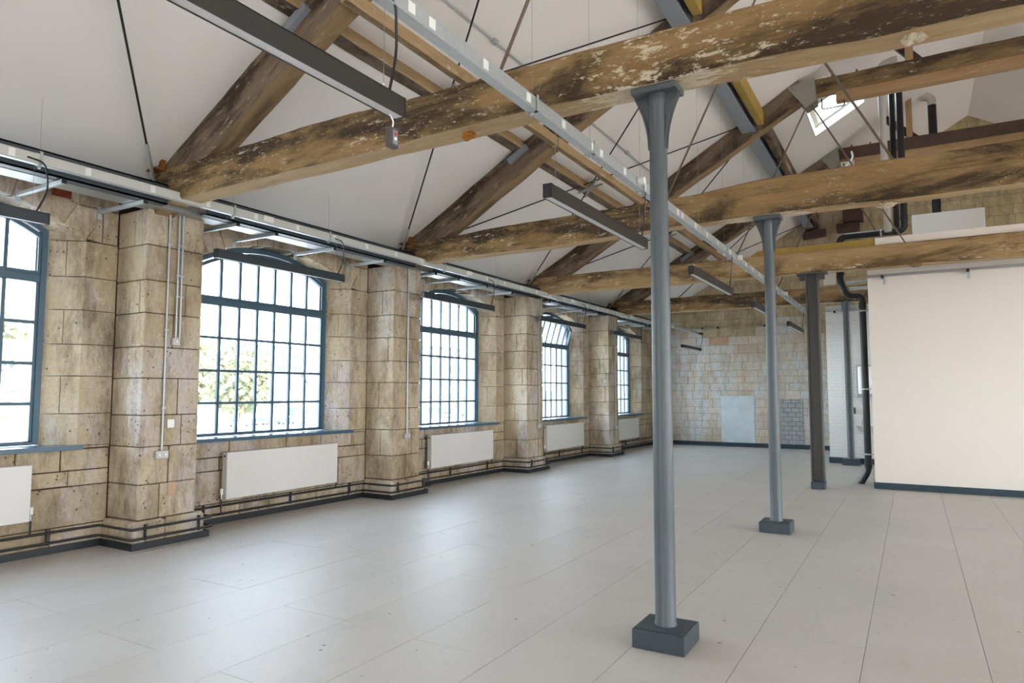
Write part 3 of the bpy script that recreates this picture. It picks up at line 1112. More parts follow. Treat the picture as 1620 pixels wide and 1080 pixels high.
# ------------------------------------------------------------------ roof trusses
tdesc = ['nearest roof truss, heavy dark oak tie beam crossing the top of the view', 'second roof truss, tie beam dark and flecked on the left, pale on the right', 'third roof truss with bolted gusset, carrying the plywood fascia', 'fourth and farthest roof truss, darker with purple-grey collar']
for k, Y in enumerate(TR):
    t = thing('roof_truss', tdesc[k], 'roof truss', (-7.3, Y, 3.64), 'timber roof trusses')
    mats = ('wood', 'wood_under') if k in (0, 3) else ('wood2', 'wood_under')
    w = 0.27
    zb_ = 3.64
    shp = {0: [(0, -0.04, -0.03), (2.6, -0.01, 0.0), (5.0, 0.015, 0.0), (5.9, 0.01, 0.0), (7.7, -0.04, -0.06), (17.5, -0.04, -0.06)],
           1: [(0, -0.02, -0.05), (2.8, 0.0, 0.02), (4.6, 0.055, 0.05), (5.8, 0.06, 0.14), (17.5, 0.05, 0.13)]}.get(k)
    beam('tie_beam', (-7.15, Y, zb_ + 0.18), (XR - 0.05, Y, zb_ + 0.18), w, 0.36, (['wood_p', 'wood', 'wood2', 'wood'][k], 'wood_under'), t, 0.014, 0.022, seed=k + 1, shape=shp)
    xa, xb = -7.15, -1.45
    dzk = 0.0
    A = Vector((xa, Y, CEIL(xa) - 0.20))
    B = Vector((xb, Y, CEIL(xb) - 0.20 + 0.0))
    beam('principal_rafter', A, B, 0.25, 0.37, ('rafter', 'rafter_under'), t, 0.012, 0.02, seed=20 + k)
    m = lambda x: 3.0 - x
    beam('principal_rafter', (m(xa), Y, A.z), (m(xb), Y, B.z), 0.25, 0.37, ('rafter', 'rafter_under'), t, 0.012, 0.02, seed=30 + k)
    zc_ = 6.78 + (0.17 if k == 3 else 0)
    cm = ('collar', 'new_wood') if k < 3 else ('purple_wood', 'new_wood')
    beam('collar_beam', (-1.35, Y, zc_ + 0.09), (4.35, Y, zc_ + 0.09), 0.22, 0.26, cm, t, 0.01, 0.014, seed=50 + k)
    beam('lower_collar', (-0.95, Y + 0.01, zc_ - 0.13), (4.1, Y + 0.01, zc_ - 0.13), 0.18, 0.17, ('new_wood', 'new_wood'), t, 0.004, 0.008, seed=60 + k)
    for s in (1, -1):
        f = (lambda x: x) if s == 1 else m
        pts = [(f(-1.72), zc_ + 0.16), (f(-1.27), zc_ + 0.25), (f(-1.24), zc_ - 0.17), (f(-1.42), zc_ - 0.26)]
        MB().prism([(x, Y - 0.145, z_) for x, z_ in pts], [(x, Y - 0.125, z_) for x, z_ in pts]).prism([(x, Y + 0.125, z_) for x, z_ in pts], [(x, Y + 0.145, z_) for x, z_ in pts]).o('gusset_plate', 'concrete', t)
    # iron rods of the truss plane
    MB().tube([(-1.45, Y, zc_ - 0.25), (-2.72, Y, 3.98)], 0.014).o('tie_rod', 'rodb', t)
    MB().tube([(-1.33, Y - 0.02, zc_ - 0.2), (0.0, Y - 0.02, 3.98)], 0.014).o('tie_rod', 'rodb', t)
    # bracket rail hung under the collar
    MB().tube(bend([(-1.17, Y - 0.05, zc_ - 0.12), (-1.17, Y - 0.05, zc_ - 0.31), (-0.82, Y - 0.05, zc_ - 0.31), (-0.82, Y - 0.05, zc_ - 0.2)], 0.03, 3), 0.012).o('hanger_loop', 'rod', t)
    for x in (-1.0, -0.62):
        MB().tube([(x, Y, zc_ + 0.2), (x, Y, zc_ + 0.29)], 0.016).box(x - 0.03, x + 0.03, Y - 0.03, Y + 0.03, zc_ + 0.22, zc_ + 0.24).o('bolt', 'rust', t)
    # short post above the collar with raking brace
    beam('king_post', (0.15, Y - 0.02, zc_ - 0.2), (0.15, Y - 0.02, CEIL(0.15) + 0.02), 0.1, 0.12, ('new_wood', 'new_wood'), t, 0.003, 0.006, up=(1, 0, 0), seed=70 + k)
    beam('raking_brace', (-0.32, Y + 0.1, CEIL(-0.32)), (0.4, Y + 0.1, zc_ + 0.1), 0.09, 0.14, ('purple_wood', 'purple_wood'), t, 0.003, 0.006, seed=80 + k)
    # purlin cleat on the rafter face
    MB().prism([(-4.92, Y - 0.125, 4.90), (-4.62, Y - 0.125, 5.08), (-4.66, Y - 0.125, 5.15), (-4.96, Y - 0.125, 4.97)], [(-4.92, Y - 0.19, 4.90), (-4.62, Y - 0.19, 5.08), (-4.66, Y - 0.19, 5.15), (-4.96, Y - 0.19, 4.97)]).o('cleat', 'steel', t)
    # angle iron at the foot
    MB().box(-7.25, -6.72, Y - 0.24, Y - 0.14, 3.93, 3.95).box(-6.76, -6.72, Y - 0.19, Y - 0.14, 3.95, 4.1).o('foot_angle', 'rust', t)
    if k == 0:
        pass

# plaster and timber remnants hanging under tie beams


def lump(name, c, r, mat, label, seed, sq=(1, 1, 1)):
    bm = bmesh.new()
    bmesh.ops.create_icosphere(bm, subdivisions=4, radius=1)
    for v in bm.verts:
        nn = 1 + 0.5 * noise.noise(v.co * 1.7 + Vector((seed, 0, 0))) + 0.3 * noise.noise(v.co * 4.5 + Vector((seed, 3, 0))) + 0.12 * noise.noise(v.co * 11)
        v.co = Vector((v.co.x * sq[0], v.co.y * sq[1], v.co.z * sq[2])) * r * nn + Vector(c)
    bm.verts.index_update()
    o = obj(name, [v.co.copy() for v in bm.verts], [tuple(v.index for v in f.verts) for f in bm.faces], mat)
    bm.free()
    return tag(o, label, 'plaster lump')


lump('plaster_lump', (0.07, TR[0] - 0.02, 3.61), 0.055, 'plaster', 'large crumbling plaster lump under the nearest tie beam at top right', 3, (1.25, 0.9, 0.8))
lump('plaster_lump', (-2.92, TR[0] - 0.06, 3.60), 0.042, 'terr', 'small ochre and white plaster lump under the nearest tie beam beside the middle rail', 5, (1.2, 1, 0.8))
lump('plaster_lump', (-0.17, TR[1] - 0.04, 3.66), 0.06, 'plaster', 'rough plaster lump under the second tie beam beside the pale pipe', 8, (1.4, 0.8, 0.5))
lump('plaster_lump', (0.11, TR[2] - 0.08, 3.63), 0.06, 'wood', 'dark knot of timber under the third tie beam over the white partition', 11, (1.2, 0.8, 0.6))

# ------------------------------------------------------------------ purlins and planks between trusses
YT = [-0.2] + TR + [YB]
bn = ['before the nearest truss', 'between the nearest and second trusses', 'between the second and third trusses', 'between the third and fourth trusses', 'between the fourth truss and the end wall']
for i in range(5):
    a, b = YT[i] + 0.13, YT[i + 1] - 0.13
    o = beam('timber_purlin', (-4.80, a, 5.19), (-4.80, b, 5.19), 0.2, 0.2, ('wood_under', 'rafter'), None, 0.006, 0.012, seed=90 + i)  # lit sides and shaded underside are put into the colour: paler, darker wood
    tag(o, 'old timber purlin tight under the ceiling ' + bn[i], 'purlin', 'timber purlins')
    o = beam('timber_plank', (-4.17, a - 0.3, 5.08), (-4.17, b - 0.1, 5.08), 0.1, 0.13, ('wood_under', 'rafter_under'), None, 0.005, 0.01, seed=110 + i)
    tag(o, 'narrow brown timber rail below the purlin ' + bn[i], 'rail', 'timber rails')
    xs_, zt_ = -2.36, 6.56
    s = MB()
    s.box(xs_ - 0.13, xs_ + 0.10, a, b, zt_ - 0.02, zt_)
    s.box(xs_ - 0.13, xs_ + 0.10, a, b, zt_ - 0.30, zt_ - 0.28)
    s.box(xs_ + 0.0, xs_ + 0.015, a, b, zt_ - 0.29, zt_ - 0.01)
    s.box(xs_ - 0.13, xs_ + 0.10, a, a + 0.012, zt_ - 0.30, zt_)
    s.box(xs_ - 0.13, xs_ + 0.10, b - 0.012, b, zt_ - 0.30, zt_)
    tag(s.o('steel_purlin', 'steel'), 'grey painted steel purlin ' + bn[i], 'purlin', 'steel purlins')
    o = beam('ridge_side_timber', (-2.18, a, 6.50), (-2.18, b, 6.50), 0.12, 0.26, ('yellow_wood', 'yellow_wood') if i < 3 else ('rafter', 'rafter'), None, 0.003, 0.005, seed=130 + i)
    tag(o, ('yellowish' if i < 3 else 'dark') + ' timber fixed beside the steel purlin ' + bn[i], 'timber', 'timbers beside the steel purlins')

# crossing iron tension rods under the ceiling slope


def on_slope(x, y, off=0.14):
    return (x, y, CEIL(x) - off)


YT2 = [0.25] + TR + [21.2]
for i in range(5):
    a, b = YT2[i], YT2[i + 1]
    t = thing('cross_bracing', 'crossed black iron tension rods under the roof ' + bn[i], 'bracing', on_slope(-4.65, (a + b) / 2), 'iron cross bracing under the roof')
    xf_, xt_ = -6.92, -2.35
    bb_ = min(b, 20.8)
    p0, p1 = Vector(on_slope(xf_, a + 0.0, 0.05)), Vector(on_slope(xt_, bb_ - 0.14))
    q0, q1 = Vector(on_slope(xf_, bb_ - 0.14, 0.05)), Vector(on_slope(xt_, a + 0.14))
    MB().tube([p0, p1], 0.011).o('rod', 'rod', t)
    q_off = Vector((0, 0, -0.03))
    MB().tube([q0 + q_off, q1 + q_off], 0.011).o('rod', 'rod', t)
    MB().tube([q0 + q_off, q0 + (q1 - q0) * 0.09 + q_off], 0.019).o('turnbuckle', 'galv', t)
    MB().tube([p0, p0 + (p1 - p0) * 0.09], 0.019).o('turnbuckle', 'galv', t)
    c = (p0 + p1) / 2
    cc = Vector(on_slope(c.x, (a + bb_) / 2, 0.16))
    if i > 0:
        dirs = [(p1 - p0).normalized(), (q1 - q0).normalized()]
        pm = MB()
        for d in dirs:
            s_ = d.cross(Vector((-0.5, 0, 0.86))).normalized() * 0.045
            pts = [cc - d * 0.24, cc - d * 0.05 + s_ * 1.3, cc + d * 0.24, cc + d * 0.05 - s_ * 1.3, ]
            pts = [cc - d * 0.24 + s_ * .3, cc + s_, cc + d * 0.24 + s_ * .3, cc + d * 0.24 - s_ * .3, cc - s_, cc - d * 0.24 - s_ * .3]
            pm.prism(pts, [p + Vector((0, 0, -0.018)) for p in pts])
        pm.o('centre_plate', 'concrete', t)

# ------------------------------------------------------------------ columns


def lathe(prof, cx, cy, seg=28):
    return [[(cx + r * cos(2 * pi * j / seg), cy + r * sin(2 * pi * j / seg), z) for j in range(seg)] for r, z in prof]


def base_block(t, cx, cy, w, d, h, mat='col_base'):
    MB().box(cx - w / 2, cx + w / 2, cy - d / 2, cy + d / 2, 0, h, 0.005).o('base_block', mat, t)
    MB().box(cx - w / 2 + 0.018, cx + w / 2 - 0.018, cy - d / 2 + 0.018, cy + d / 2 - 0.018, h, h + 0.004, 0.002).o('cover_plate', mat, t)


for k, (cx, cy) in enumerate([(-1.42, 4.37), (-1.42, 8.49)]):
    t = thing('iron_column', ['nearest round grey cast iron column with flared head, on a dark square base', 'second round grey cast iron column, under the second tie beam'][k], 'column', (cx, cy, 0), 'round iron columns')
    base_block(t, cx, cy, 0.334, 0.342, 0.118)
    hz_ = [0.012, 0.06][k]
    MB().rings(lathe([(0.071, 0.118), (0.0705, 0.13), (0.066, 0.14), (0.0655, 0.8), (0.0625, 1.9), (0.0585, 3.2), (0.0575, 3.52 + hz_), (0.064, 3.535 + hz_), (0.066, 3.55 + hz_), (0.064, 3.57 + hz_), (0.064, 3.6 + hz_)], cx, cy)).o('shaft', 'col', t, smooth=True)
    fm = MB()
    for s in (-1, 1):
        prof = [(r_, z_ + hz_) for r_, z_ in [(0.05, 3.22), (0.062, 3.22)] + [(0.062 + 0.09 * (u ** 2.0), 3.22 + 0.36 * u) for u in (0.25, 0.45, 0.65, 0.85, 1.0)] + [(0.152, 3.60), (0.05, 3.60)]]
        fm.prism([(cx + s * r, cy - 0.013, z) for r, z in prof], [(cx + s * r, cy + 0.013, z) for r, z in prof])
        for i in range(1, len(prof) - 2):
            (r0, z0), (r1, z1) = prof[i], prof[i + 1]
            fm.prism([(cx + s * r0, cy - 0.024, z0), (cx + s * r0, cy + 0.024, z0), (cx + s * r1, cy + 0.024, z1), (cx + s * r1, cy - 0.024, z1)],
                     [(cx + s * (r0 - 0.012), cy - 0.024, z0), (cx + s * (r0 - 0.012), cy + 0.024, z0), (cx + s * (r1 - 0.012), cy + 0.024, z1), (cx + s * (r1 - 0.012), cy - 0.024, z1)])
    fm.o('capital_fin', 'col', t)
    MB().box(cx - 0.155, cx + 0.155, cy - 0.1, cy + 0.1, 3.592 + hz_, 3.635 + hz_, 0.006).o('cap_plate', 'col', t)

cx, cy = -1.42, 12.6
t = thing('steel_column', 'dark grey H-section steel column, third in the row on a small block', 'column', (cx, cy, 0))
base_block(t, cx, cy, 0.21, 0.3, 0.12)
h = MB()
h.box(cx - 0.1, cx - 0.08, cy - 0.1, cy + 0.1, 0.12, 3.62)
h.box(cx + 0.08, cx + 0.1, cy - 0.1, cy + 0.1, 0.12, 3.62)
h.box(cx - 0.09, cx + 0.09, cy - 0.006, cy + 0.006, 0.12, 3.62)
h.o('shaft', 'hsec', t)
MB().box(cx - 0.24, cx + 0.24, cy - 0.1, cy + 0.1, 3.615, 3.64).box(cx - 0.2, cx - 0.1, cy - 0.01, cy + 0.01, 3.52, 3.62).box(cx + 0.1, cx + 0.2, cy - 0.01, cy + 0.01, 3.52, 3.62).o('cap_plate', 'hsec', t)

cx, cy = -1.235, 17.0
t = thing('iron_column', 'slim blue-grey column on a low block before the white tiled wall', 'column', (cx, cy, 0), None)
base_block(t, cx, cy, 0.34, 0.34, 0.13)
MB().rings(lathe([(0.078, 0.13), (0.078, 0.15), (0.072, 0.17), (0.066, 3.4), (0.09, 3.5), (0.1, 3.64)], cx, cy, 20)).o('shaft', 'col', t, smooth=True)

# ------------------------------------------------------------------ left wall services
LS = W
# skirting board, stepping round the pilasters


def wall_path(off, y0=-0.6, y1=20.93):
    pts = [(W(y0) + off, y0)]
    for (pa, pb) in PIL:
        xf = W(pa) + 0.53 + 0.055
        if pa > y0:
            pts += [(W(pa) + off, pa - 0.03 - off), (xf + off, pa - 0.03 - off)]
        pts += [(xf + off, pb + 0.05 + off), (W(pb) + off, pb + 0.05 + off)]
    pts.append((W(y1) + off, y1))
    return pts


sk = MB()
pth = wall_path(0.008)
pth2 = wall_path(0.03)
for i in range(len(pth) - 1):
    (xa, ya), (xb, yb), (xc, yc), (xd, yd) = pth[i], pth[i + 1], pth2[i + 1], pth2[i]
    sk.prism([(xa, ya, 0.0), (xb, yb, 0.0), (xc, yc, 0.0), (xd, yd, 0.0)], [(xa, ya, 0.07), (xb, yb, 0.07), (xc, yc, 0.07), (xd, yd, 0.07)])
tag(sk.o('baseboard_left', 'base_left'), 'low dark skirting board stepping round the pilasters of the left wall', 'skirting board', kind='structure')
for nm, off, z, lab in (('heating_pipe', 0.05, 0.215, 'upper dark heating pipe running along the foot of the stone wall'), ('heating_pipe', 0.055, 0.115, 'lower dark heating pipe just above the skirting of the stone wall')):
    t = thing(nm, lab, 'pipe', (W(0) + off, 0, z), 'heating pipes along the left wall')
    MB().tube(bend([(x, y, z) for x, y in wall_path(off)], 0.04, 3), 0.014, 8).o('pipe_run', 'pipe_dark', t, smooth=True)
    if z > 0.2:
        for y in [1.2, 2.3, 3.6, 5.3, 6.6, 7.7, 9.1, 10.2, 11.4, 13.2, 14.4, 15.6, 17.2, 18.4]:
            MB().box(W(y) + 0.012, W(y) + 0.04, y - 0.008, y + 0.008, 0.09, 0.25).o('pipe_clip', 'pipe_dark', t)
        for (pa, pb) in PIL[1:]:
            x = W(pa) + 0.585
            for y in (pa + 0.08, pb - 0.05):
                MB().box(x + 0.012, x + 0.04, y - 0.008, y + 0.008, 0.09, 0.25).o('pipe_clip', 'pipe_dark', t)

# radiators
RAD = [(1.54, 3.40), (5.50, 7.36), (9.47, 11.47), (13.56, 15.54), (17.43, 19.2)]
RL = ['nearest, cut off by the left edge', 'under the second window', 'under the third window', 'under the window with the tilted top light', 'under the farthest window']
for k, (a, b) in enumerate(RAD):
    xw = W((a + b) / 2)
    t = thing('radiator', 'flat white panel radiator ' + RL[k], 'radiator', (xw, (a + b) / 2, 0.3), 'white radiators under the windows')
    z0, z1 = (0.30, 0.865) if k else (0.36, 0.9)
    MB().box(xw + 0.125, xw + 0.14, a, b, z0, z1, 0.005).o('front_panel', 'radiator', t)
    MB().box(xw + 0.045, xw + 0.06, a + 0.01, b - 0.01, z0, z1, 0.004).o('rear_panel', 'radiator', t)
    MB().box(xw + 0.05, xw + 0.128, a + 0.002, a + 0.012, z0 + 0.01, z1 - 0.01).box(xw + 0.05, xw + 0.128, b - 0.012, b - 0.002, z0 + 0.01, z1 - 0.01).o('side_panel', 'radiator', t)
    MB().box(xw + 0.055, xw + 0.13, a + 0.01, b - 0.01, z1 - 0.008, z1).o('top_grille', 'radiator', t)
    for y in (a + 0.3, b - 0.3):
        MB().box(xw - 0.0, xw + 0.05, y - 0.02, y + 0.02, z0 + 0.05, z1 - 0.05).o('wall_hook', 'galv', t)
    for y, s in ((a, -1), (b, 1)):
        yy = y + s * 0.03
        vo_ = MB().tube([(xw + 0.09, y + s * 0.001, z0 + 0.05), (xw + 0.09, yy, z0 + 0.05)], 0.01).tube([(xw + 0.09, yy, z0 + 0.0), (xw + 0.09, yy, z0 + 0.07)], 0.013).o('valve', 'chrome', t)
        if s == 1 and k == 0 or s == -1 and k:
            MB().tube([(xw + 0.09, yy, z0 + 0.06), (xw + 0.09, yy, z0 + 0.13)], 0.018, 12).o('valve_head', 'label', vo_)
        MB().tube(bend([(xw + 0.09, yy, z0 + 0.01), (xw + 0.09, yy, 0.13 if s < 0 else 0.23), (xw + 0.055, yy, 0.115 if s < 0 else 0.215)], 0.02, 3), 0.01).o('tail_pipe', 'pipe_dark', t)
    MB().tube([(xw + 0.09, a + 0.004, z1 - 0.045), (xw + 0.09, a - 0.004, z1 - 0.045)], 0.013).o('plug', 'black', t)

# brackets, cable trays, dark steel channel
BRK = [-0.3, 1.1, 2.2, 3.2, 3.97, 5.07, 5.62, 6.6, 7.6, 8.85, 9.5, 10.4, 11.3, 12.9, 13.7, 14.6, 15.5, 16.9, 17.9, 18.9, 19.8]
for i, y in enumerate(BRK):
    xw = W(y) if not any(pa < y < pb for pa, pb in PIL) else W(y) + 0.53
    wi = [j for j, (wa_, wb2, dz_) in enumerate(WIN) if wa_ - 0.35 < y < wb2 + 0.35]
    pi_ = [j for j, (pa, pb) in enumerate(PIL) if pa - 0.25 < y < pb + 0.2]
    nth = ['nearest', 'second', 'third', 'fourth', 'farthest']
    if wi:
        mid = (WIN[wi[0]][0] + WIN[wi[0]][1]) / 2
        where = ('over the left edge of the ' if y < mid - 1.0 else 'over the left part of the ' if y < mid - 0.35 else 'over the right edge of the ' if y > mid + 1.0 else 'over the right part of the ' if y > mid + 0.35 else 'over the middle of the ') + nth[wi[0]] + ' window'
    elif pi_:
        pm_ = (PIL[pi_[0]][0] + PIL[pi_[0]][1]) / 2
        where = ('just before the ' if y < pm_ else 'just past the ') + ['first', 'second', 'third', 'fourth', 'fifth'][pi_[0]] + ' pilaster'
    else:
        where = 'outside the view, near %s' % ('the camera' if y < 2 else 'the end wall')
    t = thing('cantilever_bracket', 'galvanised tray bracket ' + where, 'bracket', (xw, y, 3.52), 'cable tray brackets on the left wall')
    MB().box(xw, xw + 0.008, y - 0.022, y + 0.022, 3.45, 3.58).o('back_plate', 'galv', t)
    MB().box(xw + 0.008, -6.63, y - 0.02, y + 0.02, 3.505, 3.545, 0.003).o('arm', 'galv', t)
    MB().box(-6.63, -6.618, y - 0.021, y + 0.021, 3.503, 3.547).o('end_cap', 'black', t)
segs_ = []
lo_ = -0.5
for Y in TR + [20.9]:
    segs_.append((lo_, Y - 0.16 if Y < 20 else Y))
    lo_ = Y + 0.3
for i, (a, b) in enumerate(segs_):
    s = MB().box(-6.74, -6.63, a, b, 3.55, 3.565).box(-6.74, -6.63, a, b, 3.745, 3.76).box(-6.65, -6.63, a, b, 3.55, 3.76)
    tag(s.o('steel_channel', 'chan'), 'dark grey steel channel behind the white trunking ' + bn[i], 'channel', 'steel channels at the eaves')
x0 = -6.99
s = MB().box(x0, -6.76, -0.5, 20.9, 3.546, 3.549).box(x0, x0 + 0.003, -0.5, 20.9, 3.549, 3.6).box(-6.763, -6.76, -0.5, 20.9, 3.549, 3.6)
tag(s.o('cable_tray', 'perf'), 'perforated galvanised cable tray on brackets above the windows', 'cable tray')


def hanger(t, x, y, z, w=0.03, h=0.05):
    MB().box(x - w - 0.004, x - w, y - 0.012, y + 0.012, z - 0.01, z + h).box(x + w, x + w + 0.004, y - 0.012, y + 0.012, z - 0.01, z + h).box(x - w, x + w, y - 0.012, y + 0.012, z - 0.012, z - 0.008).box(x - 0.012, x + 0.012, y - 0.01, y + 0.01, z - 0.035, z - 0.01).o('hanger_clip', 'galv', t)


def wire(t, x, y, z0, z1, nm='suspension_wire', r=0.0014):
    MB().tube([(x, y, z0), (x, y, z1)], r, 5).o(nm, 'wire', t)


# white lighting trunking along the windows
t = thing('lighting_trunking', 'long white lighting trunking running above the windows', 'trunking', (-6.49, 0, 3.575))
MB().box(-6.525, -6.465, -0.6, 20.3, 3.578, 3.665, 0.004).o('channel', 'trunk', t)
MB().box(-6.52, -6.47, -0.6, 20.3, 3.572, 3.578).o('cover_strip', 'galv', t)
y = 0.2
while y < 20:
    MB().box(-6.4655, -6.463, y, y + 0.05, 3.585, 3.655).o('label', 'label', t)
    y += 0.62
for y in (1.0, 2.93, 4.9, 6.35, 8.9, 10.5, 13.0, 14.6, 17.1, 18.8):
    hanger(t, -6.495, y, 3.578, 0.034, 0.11)
    wire(t, -6.495, y, 3.69, CEIL(-6.495))
for y in (5.28, 9.5, 13.6, 17.3):
    MB().box(-6.462, -6.43, y, y + 0.14, 3.59, 3.66, 0.008).o('feed_plug', 'label', t)

# galvanised rail down the middle
t = thing('lighting_trunking', 'galvanised lighting trunking hung under the beams down the middle of the hall', 'trunking', (-2.13, 0, 3.47))
MB().box(-2.15, -2.145, -0.6, 20.0, 3.48, 3.565).box(-2.10, -2.095, -0.6, 20.0, 3.48, 3.565).box(-2.15, -2.095, -0.6, 20.0, 3.476, 3.481).box(-2.155, -2.088, -0.6, 20.0, 3.468, 3.476).o('channel', 'galv', t)
y = 0.3
i = 0
while y < 19.8:
    MB().box(-2.0949, -2.0925, y, y + 0.055, 3.492, 3.55).o('label', 'label', t)
    y += 0.52 if i % 5 else 0.17
    i += 1
for y in (2.28, 3.9, 4.85, 6.0, 8.05, 9.3, 10.7, 12.2, 13.6, 14.9, 16.5, 18.2):
    hanger(t, -2.13, y, 3.48, 0.042, 0.1)
    wire(t, -2.13, y, 3.55, CEIL(-2.13) if min(abs(y - Y) for Y in TR) > 0.2 else 3.65)
for y in (1.9, 5.85, 9.95, 14.05, 18.1):
    MB().tube([(-2.09, y, 3.52), (-2.03, y, 3.52)], 0.035, 12).o('feed_plug', 'label', t)


# linear luminaires
def luminaire(x, a, b, z0, z1, label, group, w=0.065, ztop=3.47, cable=True, curl=0.0):
    t = thing('linear_luminaire', label, 'light', (x, (a + b) / 2, z0), group)
    bd = MB()
    bd.box(x - w / 2, x - w / 2 + 0.004, a, b, z0, z1).box(x + w / 2 - 0.004, x + w / 2, a, b, z0, z1).box(x - w / 2, x + w / 2, a, b, z1 - 0.004, z1)
    bd.o('body', 'lumw' if x < -3 else 'lum', t)
    MB().box(x - w / 2 + 0.005, x + w / 2 - 0.005, a + 0.012, b - 0.012, z0 + 0.004, z0 + 0.01).o('diffuser', 'diff', t)
    for y in (a, b - 0.012):
        MB().box(x - w / 2 - 0.0005, x + w / 2 + 0.0005, y, y + 0.012, z0, z1 + 0.0005).o('end_cap', 'black', t)
    for y in (a + 0.13, b - 0.13):
        MB().tube([(x, y, z1), (x, y, z1 + 0.03)], 0.006, 6).o('wire_grip', 'label', t)
        wire(t, x, y, z1 + 0.03, ztop)
    if cable:
        y = b - 0.10
        MB().tube(bend([(x + 0.03, y - 0.1, ztop + 0.04), (x + 0.06, y - 0.02 + curl, ztop + 0.02), (x + 0.03, y + 0.03 + curl, (ztop + z1) / 2), (x + 0.01, y, z1)], 0.15, 5), 0.007, 6).o('flex_cable', 'black', t)


WLm = [(1.02, 3.02), (4.69, 6.62), (8.34, 10.40), (12.2, 14.4), (16.06, 18.2)]
wd = ['before the nearest window, end cut off by the left edge', 'across the arch of the second window', 'across the arch of the third window', 'across the window with the tilted top light', 'across the farthest window']
for k, (a, b) in enumerate(WLm):
    luminaire(-6.49, a, b, 3.06, 3.16, 'black linear light hung ' + wd[k], 'linear lights along the windows', ztop=3.57, curl=0.05)
MLm = [(0.57, 2.57), (4.15, 6.16), (7.74, 9.72), (11.3, 13.3), (14.85, 16.95), (18.2, 20.2)]
md_ = ['nearest, running out of view at the top', 'second, hung before the second tie beam', 'third, hung behind the nearest column', 'fourth, half hidden by the second column', 'fifth, between the second and steel columns', 'sixth and farthest, behind the steel column']
for k, (a, b) in enumerate(MLm):
    luminaire(-2.15, a, b, 2.955, 3.055, 'bronze linear light of the middle row, ' + md_[k], 'linear lights down the middle', ztop=3.465)
luminaire(-5.4, 18.4, 20.3, 2.83, 2.91, 'short dark linear light hung alone before the end wall', None, ztop=3.3, curl=0.15)
t = thing('lighting_trunking', 'short galvanised trunking length before the end wall', 'trunking', (-5.4, 18, 3.3))
MB().box(-5.44, -5.36, 17.6, 20.3, 3.3, 3.37, 0.003).o('channel', 'galv', t)
MB().box(-5.36, -5.3, 20.0, 20.25, 3.3, 3.36, 0.005).o('feed_plug', 'black', t)
wire(t, -5.4, 18.6, 3.37, CEIL(-5.4))
wire(t, -5.4, 20.0, 3.37, CEIL(-5.4))
# test unit hung at the end of the nearest middle light
t = thing('test_unit', 'small grey emergency light test unit hanging from the end of the nearest light', 'switch', (-2.17, 2.53, 2.84))
MB().box(-2.19, -2.15, 2.50, 2.56, 2.80, 2.90, 0.006).o('case', 'hsec', t)
MB().box(-2.1505, -2.147, 2.512, 2.548, 2.815, 2.885, 0.002).o('face_plate', 'steel', t)
MB().box(-2.1475, -2.1460, 2.522, 2.538, 2.835, 2.850).o('face_label', 'label', t)
MB().box(-2.1475, -2.1455, 2.52, 2.54, 2.858, 2.873).o('red_mark', 'red', t)
MB().tube(bend([(-2.17, 2.53, 2.90), (-2.16, 2.53, 2.93), (-2.16, 2.5, 2.96)], 0.02, 3), 0.004, 6).o('lead', 'label', t)

# conduits, switches and sockets on the pilasters


def conduit(y0, xoff, z0, z1, label, group='conduits down the pilasters', box=None, y_wall=None):
    x = W(y0) + xoff
    t = thing('conduit', label, 'conduit', (x, y0, z0), group)
    MB().tube([(x + 0.014, y0, z0), (x + 0.014, y0, z1)], 0.0105, 8).o('tube', 'galv', t, smooth=True)
    for z in (z0 + 0.45, z1 - 0.35, (z0 + z1) / 2):
        MB().box(x, x + 0.03, y0 - 0.022, y0 + 0.022, z - 0.012, z + 0.012, 0.003).o('saddle', 'galv', t)
    if box:
        bw2, bh2, nm, lb = box
        s = thing(nm, lb, 'socket' if 'socket' in nm else 'switch', (x, y0, z0 - bh2))
        MB().box(x - 0.004, x + 0.035, y0 - bw2 / 2, y0 + bw2 / 2, z0 - bh2, z0, 0.004).o('box', 'socket', s)
        fpo = MB().box(x + 0.035, x + 0.039, y0 - bw2 / 2 + 0.004, y0 + bw2 / 2 - 0.004, z0 - bh2 + 0.004, z0 - 0.004, 0.001).o('face_plate', 'socket', s)
        for q in ((-0.25, 0.25) if bw2 > 0.1 else (0,)):
            MB().box(x + 0.039, x + 0.043, y0 + q * bw2 - 0.008, y0 + q * bw2 + 0.008, z0 - bh2 * 0.5 - 0.012, z0 - bh2 * 0.5 + 0.012, 0.001).o('rocker', 'label', fpo)


F = 0.533
conduit(4.42, F, 0.985, 3.55, 'galvanised conduit down to the double socket on the second pilaster', box=(0.14, 0.085, 'socket_outlet', 'metal double socket low on the second pilaster'))
conduit(4.53, F, 2.19, 3.55, 'left one of the short conduit pair on the second pilaster', box=(0.085, 0.085, 'light_switch', 'metal light switch high on the second pilaster'))
conduit(4.575, F, 2.19, 3.55, 'right one of the short conduit pair on the second pilaster')
conduit(8.37, F, 0.97, 3.55, 'galvanised conduit down to the socket on the third pilaster', box=(0.13, 0.085, 'socket_outlet', 'metal socket low on the third pilaster'))
conduit(12.52, F, 0.95, 3.55, 'long conduit down to the socket on the fourth pilaster', box=(0.13, 0.085, 'socket_outlet', 'metal socket low on the fourth pilaster'))
conduit(12.62, F, 1.9, 3.55, 'shorter conduit on the fourth pilaster')
conduit(16.5, F, 0.75, 3.55, 'conduit down to the socket on the fifth pilaster', box=(0.13, 0.085, 'socket_outlet', 'metal socket low on the fifth pilaster'))
x = W(4.5) + F
tag(MB().box(x, x + 0.004, 4.48, 4.56, 1.22, 1.31, 0.001).o('blank_tag', 'label'), 'small blank white square stuck on the second pilaster', 'sticker')

